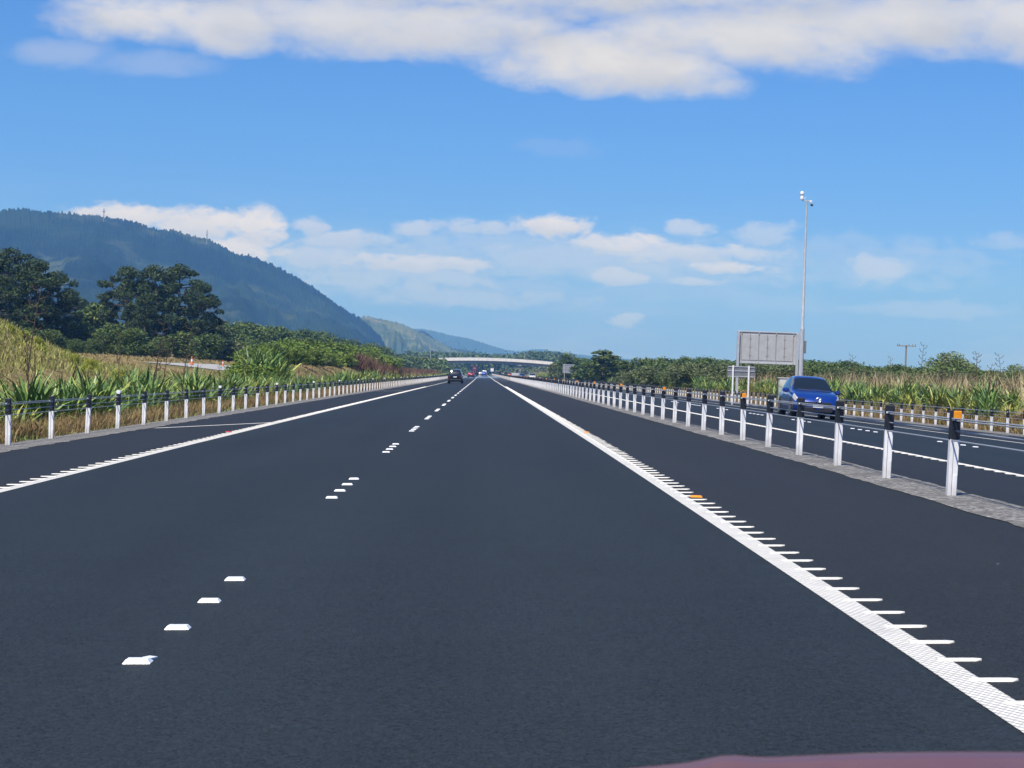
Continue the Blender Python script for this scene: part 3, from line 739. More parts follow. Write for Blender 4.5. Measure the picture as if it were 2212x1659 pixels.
# cones in the gravel lot
def cone(px, py, Y, s, lab):
    p = at(px, py, Y); g0 = ground(p.x, Y) + .05
    e = empty('traffic_cone', (p.x, Y, g0), 0, label=lab, cat='traffic cone', group='traffic cones by the gravel lot'); e.scale = (s, s, s)
    mb = MB(); mb.box((0, 0, .02), (.42, .42, .04), bev=.01); mb.build('base', M['rubber'], e)
    mb = MB(); mb.lathe([(.16, .04), (.105, .36), (.10, .37), (.078, .60), (.035, .92), (.03, .93)], seg=14); mb.build('body', M['cone'], e, True)
    mb = MB(); mb.lathe([(.106, .37), (.086, .60)], seg=14); mb.build('collar', M['white_refl'], e, True)
cone(505, 790, 140, .72, 'orange traffic cone on the grey gravel, tallest of the cones'); cone(416, 788, 150, .8, 'pale traffic cone at the near corner of the gravel'); cone(483, 788, 168, .6, 'small traffic cone far across the gravel')
cone(567, 803, 105, .7, 'traffic cone half hidden in the flax beside the green bushes'); cone(604, 806, 104, .65, 'traffic cone low in the flax, rightmost of the cones')

# ------------------------------------------------------------------ vehicles
def cr(xs_, ys_, q):
    """monotone-ish cubic through knots"""
    xs_ = np.array(xs_, float); ys_ = np.array(ys_, float); h = np.diff(xs_); dl = np.diff(ys_) / h
    m = np.zeros(len(xs_)); m[0], m[-1] = dl[0], dl[-1]
    for i in range(1, len(xs_) - 1): m[i] = 0 if dl[i - 1] * dl[i] <= 0 else 2 / (1 / dl[i - 1] + 1 / dl[i])
    i = np.clip(np.searchsorted(xs_, q) - 1, 0, len(h) - 1); t = (q - xs_[i]) / h[i]
    return (2 * t**3 - 3 * t**2 + 1) * ys_[i] + (t**3 - 2 * t**2 + t) * h[i] * m[i] + (-2 * t**3 + 3 * t**2) * ys_[i + 1] + (t**3 - t**2) * h[i] * m[i + 1]
SUV = dict(L=4.68, W=1.87, H=1.645, wb=2.75, wr=.36,
  top=[(0, .98), (.02, 1.06), (.05, 1.25), (.10, 1.50), (.16, 1.585), (.30, 1.635), (.42, 1.64), (.51, 1.585), (.60, 1.36), (.695, 1.085), (.78, 1.03), (.88, .94), (.95, .82), (.985, .70), (1, .60)],
  belt=[(0, .90), (.06, 1.02), (.3, 1.00), (.5, .97), (.70, .96), (.8, .93), (.9, .84), (.96, .72), (1, .56)],
  hb=[(0, .70), (.05, .82), (.15, .90), (.35, .925), (.7, .92), (.82, .91), (.9, .89), (.95, .84), (.985, .74), (1, .64)],
  hr=[(0, .62), (.06, .60), (.2, .59), (.4, .61), (.52, .61), (.6, .68), (.7, .76), (.8, .76), (.9, .72), (.96, .62), (1, .50)],
  bot=[(0, .42), (.04, .28), (.12, .22), (.88, .21), (.96, .25), (1, .36)],
  ws=(.525, .685), rw=(.035, .105), sw=(.13, .60), bp=.36, hl=(.84, .965), tl=(.0, .055))
def variant(**k): d_ = dict(SUV); d_.update(k); return d_
BOXY = variant(L=4.55, W=1.80, H=1.69, top=[(0, 1.0), (.012, 1.10), (.03, 1.36), (.07, 1.61), (.12, 1.66), (.3, 1.70), (.45, 1.69), (.55, 1.62), (.63, 1.36), (.71, 1.12), (.8, 1.07), (.9, 1.0), (.96, .86), (1, .64)], rw=(.018, .06), sw=(.08, .62), tl=(.0, .03))
HATCH = variant(L=4.1, W=1.74, H=1.48, top=[(0, .90), (.02, .98), (.05, 1.18), (.10, 1.38), (.2, 1.455), (.35, 1.48), (.48, 1.45), (.60, 1.24), (.71, .98), (.8, .94), (.9, .86), (.96, .74), (1, .55)], bot=[(0, .38), (.04, .24), (.12, .19), (.88, .18), (.96, .22), (1, .32)], wb=2.5, wr=.31)
VAN = variant(L=5.2, W=1.9, H=2.1, top=[(0, 1.9), (.01, 2.0), (.05, 2.08), (.3, 2.11), (.6, 2.08), (.72, 1.95), (.82, 1.45), (.9, 1.15), (.96, .95), (1, .65)], belt=[(0, 1.1), (.7, 1.08), (.85, 1.0), (.95, .8), (1, .6)],
  hr=[(0, .80), (.6, .80), (.75, .76), (.85, .76), (.95, .62), (1, .45)], hb=[(0, .86), (.1, .93), (.8, .92), (.92, .84), (.98, .68), (1, .52)], ws=(.73, .84), rw=(.5, .5), sw=(.62, .80), tl=(0, .03), bp=.71, wb=3.1)
def make_car(name, prm, paint_m, label, cat, loc, rz, detail=True, group=None):
    L, W_ = prm['L'], prm['W']; n = 120 if detail else 60
    q = np.linspace(0, 1, n); g = lambda k: cr([a for a, b in prm[k]], [b for a, b in prm[k]], q)
    top, belt, hb, hr, bot = g('top'), g('belt'), g('hb'), g('hr'), g('bot')
    belt = np.minimum(belt, top - .03)
    ring = []
    # half profile from bottom centre to top centre: (x, z) as mixes
    for i in range(n):
        zb, zl, zt, b, r = bot[i], belt[i], top[i], hb[i], hr[i]; zm = zb + (zl - zb) * .55
        half = [(0, zb), (b * .80, zb), (b * .94, zb + .05), (b * .985, zb + (zl - zb) * .22), (b * 1.0, zm), (b * .985, zb + (zl - zb) * .80), (b * .955, zl), 
                (b * .955 + (r - b * .955) * .33, zl + (zt - zl) * .32), (b * .955 + (r - b * .955) * .68, zl + (zt - zl) * .68), (r + .01, zt - (zt - zl) * .10 - .005), (r * .88, zt - .012 * (1 if zt - zl > .2 else .5)), (r * .5, zt + .006), (0, zt + .012)]
        ring.append(half)
    m_ = len(ring[0]); V_ = np.zeros((n, 2 * m_ - 2, 3))
    for i in range(n):
        yv = -L / 2 + L * q[i]
        for j, (a, z) in enumerate(ring[i]): V_[i, j] = (a, yv, z)
        for j in range(1, m_ - 1): V_[i, 2 * m_ - 2 - j] = (-ring[i][j][0], yv, ring[i][j][1])
    K = 2 * m_ - 2
    # bow the nose and tail in plan: centre sticks out further than the corners
    for i in range(n):
        for j in range(K):
            xx = V_[i, j, 0]; e = max(0, (q[i] - .86) / .14); f = max(0, (.10 - q[i]) / .10)
            V_[i, j, 1] += -.24 * e * (xx / .9) ** 2 + .06 * f * (xx / .9) ** 2
    e = empty(name, loc, rz, label=label, cat=cat, group=group)
    mb = MB(); F = []
    for i in range(n - 1):
        for j in range(K):
            jj = (j + 1) % K; F.append((i * K + j, (i + 1) * K + j, (i + 1) * K + jj, i * K + jj))
    F.append(tuple(range(K))); F.append(tuple(range(n * K - 1, (n - 1) * K - 1, -1)))
    mb.add(V_.reshape(-1, 3), F); body = mb.build('body', paint_m, e, True)
    # flat normals fix: outward test
    bm_ = body.data; 
    import bmesh
    b_ = bmesh.new(); b_.from_mesh(bm_); bmesh.ops.recalc_face_normals(b_, faces=b_.faces); b_.to_mesh(bm_); b_.free()
    def patch(pname, s0, s1, j0, j1, m2, off=.006, parent=e, mirror=False, shrink=0.0):
        ii = [i for i in range(n) if s0 <= q[i] <= s1]
        js = list(range(j0, j1 + 1))
        pts = np.array([[V_[i, j % K] for j in js] for i in ii])
        if mirror: pts = pts * np.array([-1, 1, 1])
        # offset along numeric normals
        du = np.gradient(pts, axis=0); dv = np.gradient(pts, axis=1); nn = np.cross(du, dv); nn /= (np.linalg.norm(nn, axis=2, keepdims=True) + 1e-9)
        c = np.array([0, 0, .8]); mid = pts[len(ii) // 2, len(js) // 2]; ref = mid - np.array([0, mid[1] * .75, .75])
        if np.dot(nn[len(ii) // 2, len(js) // 2], ref) < 0: nn = -nn
        outp = pts + nn * off; inn = pts - nn * .01
        a, b = pts.shape[:2]; P_ = list(map(tuple, outp.reshape(-1, 3))) + list(map(tuple, inn.reshape(-1, 3)))
        F2 = [(i * b + j, i * b + j + 1, (i + 1) * b + j + 1, (i + 1) * b + j) for i in range(a - 1) for j in range(b - 1)]
        o_ = a * b
        for i in range(a - 1): F2 += [(i * b, (i + 1) * b, o_ + (i + 1) * b, o_ + i * b), (i * b + b - 1, o_ + i * b + b - 1, o_ + (i + 1) * b + b - 1, (i + 1) * b + b - 1)]
        for j in range(b - 1): F2 += [(j, o_ + j, o_ + j + 1, j + 1), ((a - 1) * b + j, (a - 1) * b + j + 1, o_ + (a - 1) * b + j + 1, o_ + (a - 1) * b + j)]
        mb = MB(); mb.add(P_, F2); ob = mb.build(pname, m2, parent, True)
        b_ = bmesh.new(); b_.from_mesh(ob.data); bmesh.ops.recalc_face_normals(b_, faces=b_.faces); b_.to_mesh(ob.data); b_.free()
        return ob
    T = m_ - 1
    patch('windscreen', *prm['ws'], T - 3, T + 3, M['glass'])
    if prm['rw'][1] > prm['rw'][0]: patch('rear_window', *prm['rw'], T - 3, T + 3, M['glass'])
    for mir in (False, True):
        patch('side_window', prm['sw'][0], prm['bp'] - .012, 6, 9, M['glass'], mirror=mir)
        patch('side_window', prm['bp'] + .012, prm['sw'][1], 6, 9, M['glass'], mirror=mir)
        patch('headlight', *prm['hl'], 5, 7, M['lens'], .012, mirror=mir)
        patch('tail_light', *prm['tl'], 4, 7, M['tail'], .014, mirror=mir)
    if not detail:
        mb = MB(); mb.box((0, -L / 2 - .005, .78 if prm is not VAN else .9), (.40, .02, .12)); mb.build('number_plate', M['plate'], e)
    # wheels
    for sx in (-1, 1):
        for yy in (-prm['wb'] / 2 - .05, prm['wb'] / 2 - .02):
            wr = prm['wr']; xo = sx * (W_ / 2 - .135)
            mb = MB(); mb.lathe([(wr + .05, -.10), (wr + .065, .02), (wr + .055, .118)], (xo, yy, wr + .01), 28, 'X') if sx > 0 else mb.lathe([(wr + .055, -.118), (wr + .065, -.02), (wr + .05, .10)], (xo, yy, wr + .01), 28, 'X')
            mb.build('wheel_arch', M['blackplastic'], e, False)
            mb = MB(); mb.lathe([(wr * .62, -.115), (wr * .94, -.118), (wr, -.085), (wr, .085), (wr * .94, .118), (wr * .62, .125)], (xo + sx * .022, yy, wr), 28, 'X'); w_ = mb.build('wheel', M['rubber'], e, False)
            mb = MB(); xr = xo + sx * .145; mb.lathe([(wr * .64, -.012), (wr * .60, .004), (wr * .2, .0), (.05, .012)], (xr, yy, wr), 24, 'X')
            rm_ = mb.build('rim', M['rim'], w_, False)
    return e
blue = paint('blue_paint', (.007, .042, .26)); black = paint('black_paint', (.010, .012, .016)); redp = paint('red_paint', (.22, .012, .018)); whitep = paint('white_paint', (.72, .73, .73)); bluep2 = paint('mid_blue_paint', (.012, .10, .48)); dkblue = paint('dark_blue_paint', (.02, .05, .13)); silver = paint('silver_paint', (.55, .56, .57)); orangep = paint('orange_paint', (.60, .16, .03)); maroon = paint('maroon_paint', (.085, .022, .04))
def on(zf, px, X, Y): return (X, Y, float(zf(X, Y)) + .006)
cbl = make_car('car', SUV, blue, 'blue sport utility car coming towards us on the opposite road', 'car', (13.0, 69.5, float(opp_z(13.0, 69.5)) + .006), math.pi)
cbl.rotation_euler = (0, -.034, math.pi - .02)
# front details (car's own +Y is its front)
Lf = SUV['L'] / 2
mb = MB(); mb.box((0, Lf - .035, .60), (1.05, .05, .10), bev=.02); mb.build('upper_grille', M['blackplastic'], cbl)
mb = MB(); mb.box((0, Lf - .075, .345), (1.15, .12, .20), bev=.03); mb.build('lower_grille', M['blackplastic'], cbl)
mb = MB(); mb.box((0, Lf + .008, .49), (.40, .02, .12), bev=.004); pl = mb.build('number_plate', M['plate'], cbl)
mb = MB(); ringp = [(.105 * math.cos(a), Lf + .01, .735 + .08 * math.sin(a)) for a in np.linspace(0, 2 * math.pi, 25)]
mb.tube(ringp, .012, 6, False); mb.tube([(-.085, Lf + .01, .765), (-.04, Lf + .012, .735), (0, Lf + .012, .715), (.04, Lf + .012, .735), (.085, Lf + .01, .765)], .010, 6); mb.build('emblem', M['chrome'], cbl, True)
for s_ in (-1, 1):
    mb = MB(); mb.box((s_ * .64, Lf - .15, .43), (.18, .10, .10), bev=.03); mb.build('fog_light', M['chrome'], cbl)
    mb = MB(); mb.box((s_ * 1.02, .60, 1.045), (.24, .13, .17), bev=.045); mb.box((s_ * .92, .62, 1.0), (.12, .05, .04))
    mb.build('mirror', blue, cbl)
    mb = MB(); 
    for yy in (-.55, .42):
        mb = MB(); mb.box((s_ * .925, yy, .86), (.03, .2, .03), bev=.01); mb.build('door_handle', blue, cbl)
    mb = MB(); mb.box((s_ * .90, -.05, .30), (.06, 2.0, .09), bev=.02); mb.build('side_sill', M['blackplastic'], cbl)
mb = MB(); mb.box((0, 1.08, 1.14), (.02, .02, .02)); mb.v = []; mb.f = []; mb.m = []; mb.n = 0
mb.tube([(-.62, 1.12, 1.075), (0, 1.05, 1.13)], .012, 6); mb.tube([(.05, 1.12, 1.09), (.60, 1.02, 1.11)], .012, 6); mb.build('wiper', M['blackplastic'], cbl)
mb = MB(); mb.tube([(0, -1.2, 1.64), (0, -1.42, 1.86)], [.012, .006], 6); mb.build('antenna', M['blackplastic'], cbl)

csv = make_car('car', BOXY, black, 'black boxy car seen from behind in the left lane', 'car', (-3.25, 212, float(road_z(-3.25, 212)) + .006), 0, False); csv.rotation_euler = (0, -.033, -.01)
mb = MB(); mb.box((0, -2.30, .42), (1.5, .10, .20), bev=.03); mb.build('rear_bumper', M['blackplastic'], csv)
for s_ in (-1, 1):
    mb = MB(); mb.box((s_ * .98, .62, 1.08), (.22, .12, .16), bev=.04); mb.build('mirror', black, csv)
mb = MB(); mb.box((-.55, -2.02, 1.60), (.34, .06, .07), bev=.015); mb.build('roof_spoiler', black, csv)
c = make_car('car', HATCH, redp, 'red hatchback in the left lane beyond the black car', 'car', (-2.9, 440, float(road_z(-2.9, 440)) + .006), 0, False)
c = make_car('car', HATCH, bluep2, 'bright blue car in the right lane with white plate', 'car', (.55, 640, float(road_z(.5, 640)) + .006), 0, False)
c = make_car('car', HATCH, whitep, 'white car just left of the blue car in the right lane', 'car', (-1.0, 800, float(road_z(-1.0, 800)) + .006), 0, False)
c = make_car('van', VAN, whitep, 'white van ahead of the bright blue car', 'van', (.75, 730, float(road_z(.5, 730)) + .006), 0, False)
# lorry
lz = float(road_z(-3.1, 660)) + .006; tr = empty('truck', (-3.1, 660, lz), 0, label='tall dark maroon box truck seen from behind under the bridge', cat='truck')
mb = MB(); mb.box((0, 0, 2.35), (2.5, 9.0, 2.7), bev=.05); mb.build('cargo_box', maroon, tr)
for s_ in (-1, 1):
    mb = MB(); mb.box((s_ * .61, -4.53, 2.35), (1.16, .05, 2.5), bev=.01); dr = mb.build('rear_door', maroon, tr)
    mb = MB(); mb.tube([(s_ * .35, -4.58, 1.2), (s_ * .35, -4.58, 3.5)], .03, 6); mb.build('lock_rod', M['steel'], dr)
mb = MB(); mb.lathe([(.42, -4.60), (.42, -4.565)], (0, 0, 2.75), 20, 'Y'); mb.v = [(a, b, (c_ - 2.75) * .7 + 2.75) for a, b, c_ in mb.v]; mb.build('round_emblem', mat('emblem_pink', (.42, .15, .16), .5), tr)
mb = MB(); mb.box((0, .4, .85), (2.2, 10.5, .25)); mb.build('chassis', M['blackplastic'], tr)
mb = MB(); mb.box((0, 5.6, 1.75), (2.4, 1.9, 2.3), bev=.15); mb.build('cab', maroon, tr)
mb = MB(); mb.box((0, -4.5, .62), (2.3, .12, .16)); mb.build('bumper', M['blackplastic'], tr)
for s_ in (-1, 1):
    mb = MB(); mb.box((s_ * .95, -4.57, .8), (.3, .05, .14)); mb.build('tail_light', M['tail'], tr)
    for yy in (-3.2, -2.0, 5.2):
        mb = MB(); mb.lathe([(.25, -.2), (.48, -.2), (.5, -.15), (.5, .15), (.48, .2), (.25, .2)], (s_ * 1.0, yy, .5), 16, 'X'); mb.build('wheel', M['rubber'], tr)
# oncoming queue
def oncoming(px, Y, prm, pm, lab, kind='car', nm=None):
    X = 12.65 if px is None else at(px, 800, Y).x
    c = make_car(nm or 'car', prm, pm, lab, kind, (X, Y, float(opp_z(X, Y)) + .006), math.pi, False, 'oncoming traffic near the bridge'); return c
oncoming(1150, 440, SUV, whitep, 'white car nearest in the oncoming queue by the bridge')
oncoming(1128, 560, HATCH, dkblue, 'dark blue car behind the white car in the oncoming queue')
oncoming(1101, 790, HATCH, orangep, 'orange car far back in the oncoming queue')
oncoming(1086.5, 930, VAN, whitep, 'white van far back in the oncoming queue, right of the other van', 'van', 'van')
oncoming(1077, 1050, VAN, silver, 'silver van at the very back of the oncoming queue', 'van', 'van')
# flat trailer
Yt = 590.0; Xt = at(1113, 800, Yt).x; te = empty('trailer', (Xt, Yt, float(opp_z(Xt, Yt)) + .006), 0, label='low white trailer behind the dark blue oncoming car', cat='trailer', )
mb = MB(); mb.box((0, 0, 1.0), (2.3, 5.5, .9), bev=.04); mb.build('body', whitep, te)
for s_ in (-1, 1):
    for yy in (.4, 1.3):
        mb = MB(); mb.lathe([(.2, -.1), (.36, -.1), (.36, .1), (.2, .1)], (s_ * 1.05, yy, .36), 14, 'X'); mb.build('wheel', M['rubber'], te)
# our own car: bonnet at the bottom edge of the picture
hoodp = mat('hood_red', (.20, .035, .042), .45, metal=.0, coat=.22, fn=noisy((.125, .034, .033), (.10, .028, .028), 2))
ho = empty('car', (.42, 1.5, 0), 0, label='dark red car bonnet at the lower right edge, carrying the camera', cat='car'); ho.rotation_euler = (0, -.033, 0)
xs_h = np.linspace(-.85, .85, 120); ys_h = np.linspace(-.75, .62, 60)
def hoodz(xv, yv):
    # crowned panel, with a raised crease that runs forward and inward
    z = .953 - .16 * (xv - .05) ** 2 - .02 * (np.abs(xv) / .85) ** 6
    yy = yv - .05
    z = z - np.where(yy > 0, .25 * yy + .30 * yy ** 2, 0) - np.where(yy < 0, -.035 * yy * -1 * -1, 0) * 0
    z = z + np.where(yy < 0, -yy * .004, 0)
    for s_ in (-1, 1):
        cl = s_ * (.07 + .22 * (.62 - yv) / 1.37)
        z = z + .0045 * np.exp(-((xv - cl) / .024) ** 2)
    return z
mb = MB(); X_, Y_ = np.meshgrid(xs_h, ys_h); Z_ = hoodz(X_, Y_); nv_ = X_.size
top_ = np.stack([X_.ravel(), Y_.ravel(), Z_.ravel()], 1); bot_ = top_ - np.array([0, 0, .03]); nx, ny = len(xs_h), len(ys_h)
F = [(j * nx + i, j * nx + i + 1, (j + 1) * nx + i + 1, (j + 1) * nx + i) for j in range(ny - 1) for i in range(nx - 1)]
F2 = [tuple(nv_ + k for k in f[::-1]) for f in F]
edge = [j * nx for j in range(ny)][::-1] + []
loop = [i for i in range(nx)] + [j * nx + nx - 1 for j in range(1, ny)] + [(ny - 1) * nx + i for i in range(nx - 2, -1, -1)] + [j * nx for j in range(ny - 2, 0, -1)]
F3 = [(loop[k], loop[k - 1], nv_ + loop[k - 1], nv_ + loop[k]) for k in range(len(loop))]
mb.add(np.concatenate([top_, bot_]), F + F2 + F3); mb.build('bonnet', hoodp, ho, True)
mb = MB(); mb.box((0, .62, .5), (1.7, .22, .45), bev=.08); mb.build('front_bumper', hoodp, ho)
for s_ in (-1, 1):
    mb = MB(); mb.box((s_ * .86, -.05, .55), (.06, 1.4, .45), bev=.025); mb.build('wing', hoodp, ho)
    mb = MB(); mb.lathe([(.2, -.1), (.31, -.1), (.33, -.06), (.33, .06), (.31, .1), (.2, .1)], (s_ * .74, -.2, .335), 24, 'X'); mb.build('wheel', M['rubber'], ho)

# ------------------------------------------------------------------ vegetation
def blades(name_pts, nb, hgt, wid, spread, droop, seed, segs=3, upright=.35):
    """list of strip blades rooted near given points -> verts, quads"""
    r = np.random.default_rng(seed); V_ = []; Q = []; n = 0
    pts = np.asarray(name_pts, float); T_ = len(pts); tot = T_ * nb
    root = np.repeat(pts, nb, 0) + np.concatenate([r.normal(0, spread, (tot, 2)), np.zeros((tot, 1))], 1)
    az_ = r.random(tot) * 2 * np.pi; tilt = np.abs(r.normal(0, upright, tot)) + .03
    L_ = hgt * (.55 + .6 * r.random(tot)); w_ = wid * (.7 + .6 * r.random(tot)); dr = droop * (.3 + r.random(tot))
    dirh = np.stack([np.cos(az_), np.sin(az_)], 1)
    rotw = az_ + np.pi / 2 + r.normal(0, .5, tot); side = np.stack([np.cos(rotw), np.sin(rotw), np.zeros(tot)], 1)
    verts = np.zeros((tot, (segs + 1) * 2, 3))
    for s_ in range(segs + 1):
        t = s_ / segs; ang = tilt + dr * t * t
        # integrate the bend roughly
        rad = L_ * t * np.sin(tilt + dr * t * t * .5); zz = L_ * t * np.cos(tilt + dr * t * t * .6)
        c = root + np.concatenate([dirh * rad[:, None], zz[:, None]], 1)
        prof = (1 - t) ** .6 if t < 1 else .04
        if segs >= 4: prof = [.55, .95, 1.0, .72, .05][s_] if segs == 4 else prof
        verts[:, s_ * 2] = c - side * (w_ * prof / 2)[:, None]; verts[:, s_ * 2 + 1] = c + side * (w_ * prof / 2)[:, None]
    b = (np.arange(tot) * (segs + 1) * 2)[:, None]
    q = np.concatenate([b + np.array([[2 * s_, 2 * s_ + 1, 2 * s_ + 3, 2 * s_ + 2]]) for s_ in range(segs)], 0)
    return verts.reshape(-1, 3), q
def merge(parts):
    V_ = []; Q = []; MI = []; n = 0
    for v, q, mi in parts: V_.append(v); Q.append(q + n); MI += [mi] * len(q); n += len(v)
    return np.concatenate(V_), np.concatenate(Q), MI
def flax_mesh(i, nb, h, stalks, m):
    v, q = blades([(0, 0, -.05)], nb, h, .088, .22, .8, 100 + i, 4, .42)
    return qmesh('flax', v, q, m, False)
def stalk_mesh(i, h):
    mb = MB(); r = random.Random(i)
    dx = r.uniform(-.3, .3); pts = [(dx * t * t, .1 * t, h * t) for t in (0, .25, .5, .75, 1)]; mb.tube(pts, [.022, .02, .016, .013, .008], 5)
    for k in range(7):
        t = .6 + .06 * k; s_ = 1 if k % 2 else -1; p = Vector((dx * t * t, .1 * t, h * t)); mb.tube([p, p + Vector((s_ * .16, 0, .05)), p + Vector((s_ * .22, 0, .18))], [.012, .012, .02], 4)
    return mb.mesh('flower_stalk', M['stalk'])
FX = [flax_mesh(0, 95, 1.9, 0, M['flax']), flax_mesh(1, 85, 1.65, 0, M['flax']), flax_mesh(2, 100, 2.05, 0, M['flax']), flax_mesh(3, 85, 1.6, 0, M['flax_yellow']), flax_mesh(4, 70, 1.35, 0, M['flax_yellow'])]
SK = [stalk_mesh(i, 2.5 + .25 * i) for i in range(4)]
KIND = {0: 'bushy green', 1: 'bushy green', 2: 'tall dark green', 3: 'yellowing', 4: 'short yellowing'}
def flax(x, y, k, sc, side, stalk=False, label=None):
    o = link('flax', FX[k], None, (x, y, ground(x, y) - .03), random.uniform(0, 6.28), sc)
    lab = label or ('%s flax clump%s behind the %s barrier' % (KIND[k], ' with flower stalk' if stalk else '', side))
    tag(o, lab, 'flax plant', 'flax clumps behind the %s barrier' % side)
    if stalk: link('flower_stalk', SK[random.randrange(4)], o)
    return o
rf = random.Random(5)
def row(x0, x1, ya, yb, step, side, ky):
    y = ya
    while y < yb:
        k = rf.choices([0, 1, 2, 3, 4], ky)[0]
        flax(rf.uniform(x0, x1), y + rf.uniform(-.6, .6), k, rf.uniform(.8, 1.12) * (.80 if side == 'left' else .78), side, rf.random() < .08)
        y += step * rf.uniform(.8, 1.25)
row(-11.9, -11.0, 29, 62, 1.1, 'left', (4, 3, 3, 2.5, 1)); row(-13.8, -12.4, 33, 66, 1.35, 'left', (4, 3, 3, 2, 1))
row(-12.2, -11.0, 62, 130, 2.0, 'left', (4, 3, 3, 3, 1)); row(-14.2, -12.6, 66, 112, 2.6, 'left', (4, 3, 3, 2, 1))
row(-13.0, -11.2, 130, 300, 3.6, 'left', (4, 3, 3, 3, 1))
row(21.4, 23.0, 54, 130, 1.5, 'far right', (3, 3, 3, 4, 2)); row(23.2, 25.4, 58, 130, 2.0, 'far right', (3, 3, 4, 2, 1))
row(21.4, 23.6, 130, 300, 3.2, 'far right', (3, 3, 2, 5, 2)); row(24.0, 26.5, 130, 260, 4.4, 'far right', (3, 3, 2, 3, 2))
# the remaining far flax as one mass
def place_all(meshes, spots, name, mats, label=None):
    parts = []
    for (x, y, k, sc, rz) in spots:
        v, q, mi = meshes[k]; c, s_ = math.cos(rz), math.sin(rz)
        w = np.stack([v[:, 0] * c - v[:, 1] * s_, v[:, 0] * s_ + v[:, 1] * c, v[:, 2]], 1) * sc + np.array([x, y, ground(x, y) - .03]); parts.append((w, q, mi))
    V_, Q, MI = merge(parts); o = link(name, qmesh(name, V_, Q, mats, False, MI)); return tag(o, kind='stuff', label=label)
fm = [(*blades([(0, 0, 0)], 40, 1.8, .11, .2, .7, 300, 3, .38), 0), (*blades([(0, 0, 0)], 40, 1.6, .11, .2, .7, 301, 3, .4), 1)]
sp_ = [(rf.uniform(-13, -11), y + rf.random() * 3, int(rf.random() < .3), rf.uniform(.7, .95), rf.random() * 6.3) for y in range(300, 760, 4)]
sp_ += [(rf.uniform(21.5, 25), y + rf.random() * 3, int(rf.random() < .5), rf.uniform(.8, 1.1), rf.random() * 6.3) for y in range(300, 860, 3)]
place_all(fm, sp_, 'flax_belt', [M['flax'], M['flax_yellow']])
# grasses: stuff
def grass(name, n, area, nb, h, w, m, seed, upright=.45, droop=.9, keep=None, spread=.09):
    r = np.random.default_rng(seed); x0, x1, y0, y1 = area
    t = r.random(n); yy = y0 + (y1 - y0) * t ** 1.6; xx = x0 + (x1 - x0) * r.random(n)
    if keep is not None: k = keep(xx, yy, r); xx, yy = xx[k], yy[k]
    zz = _ground(xx, yy) - .02
    v, q = blades(np.stack([xx, yy, zz], 1), nb, h, w, spread, droop, seed + 1, 2, upright)
    return tag(link(name, qmesh(name, v, q, m, False)), kind='stuff')
grass('tussock_grass', 2100, (-11.2, -9.1, 24, 130), 16, .55, .018, M['drygrass'], 21)
grass('tussock_grass', 900, (-11.2, -9.2, 130, 420), 14, .6, .05, M['drygrass'], 22)
grass('weeds', 260, (-10.2, -9.15, 26, 90), 9, .25, .03, M['bush'], 23)
grass('bank_grass', 9000, (-44, -13.5, 40, 112), 9, .34, .026, M['mixgrass'], 24, .8, 1.0, spread=.16)
grass('weeds', 140, (-9.45, -8.75, 24, 120), 12, .22, .022, M['mixgrass'], 47, .8, 1.0, spread=.10)
grass('bank_grass', 7000, (-34, -17, 56, 92), 9, .36, .03, M['mixgrass'], 44, .7, 1.0, spread=.2)
grass('weeds', 500, (-34, -17, 56, 92), 10, .45, .035, M['fennel'], 45, .5, .8)
grass('weeds', 130, (-10.9, -9.3, 26, 110), 22, .5, .03, M['bush'], 46, .7, 1.0, spread=.25)
grass('field_grass', 3500, (-75, -14, 112, 262), 8, .36, .06, M['straw'], 25, keep=lambda x, y, r: ~((x > -27.5) & (x < -19.5) & (y > 120) & (y < 175)))
grass('verge_grass', 3600, (19.4, 22.2, 48, 330), 12, .5, .030, M['drygrass'], 26)
grass('verge_grass', 1200, (19.5, 24, 50, 330), 9, .5, .035, M['mixgrass'], 27)
grass('plume_grass', 1000, (25.5, 32, 62, 330), 12, 1.9, .05, M['plume'], 28, .3, .6, spread=.25)
grass('plume_grass', 600, (24.5, 40, 330, 860), 10, 2.2, .18, M['plume'], 29, .25, .5, spread=.5)
grass('dock_weeds', 1000, (-15.5, -12.2, 205, 520), 12, 2.1, .10, M['dock'], 30, .22, .4, spread=.3)
grass('dock_weeds', 160, (27, 36, 70, 300), 9, 1.6, .07, M['dock'], 31, .2, .3, spread=.3)
# crowns
def crown(lobes, per, leaf, seed, flat=.6, clump=.28):
    """leaf clumps spread in the outer volume of ellipsoid lobes"""
    r = np.random.default_rng(seed); C = []; 
    for (cx, cy, cz, rx, ry, rz) in lobes:
        k = int(per * (rx * ry + rx * rz + ry * rz) / 3)
        dr = r.normal(size=(k, 3)); dr /= np.linalg.norm(dr, axis=1, keepdims=True)
        rad = (.55 + .5 * r.random(k) ** .6)[:, None]
        # each twig carries a few leaves
        tw = dr * rad * np.array([rx, ry, rz]) + np.array([cx, cy, cz])
        for _ in range(3): C.append(tw + r.normal(0, clump * min(rx, ry, rz) * .55, (k, 3)))
    C = np.concatenate(C); n = len(C)
    a = r.normal(size=(n, 3)); a /= np.linalg.norm(a, axis=1, keepdims=True); a[:, 2] *= flat; a /= np.linalg.norm(a, axis=1, keepdims=True)
    b = np.cross(a, r.normal(size=(n, 3))); b /= np.linalg.norm(b, axis=1, keepdims=True)
    s_ = (leaf * (.6 + .8 * r.random(n)))[:, None]
    V_ = np.stack([C - a * s_, C - b * s_ * .45 + a * s_ * .1, C + a * s_, C + b * s_ * .45 + a * s_ * .1], 1).reshape(-1, 3)
    return V_, np.arange(4 * n).reshape(n, 4)
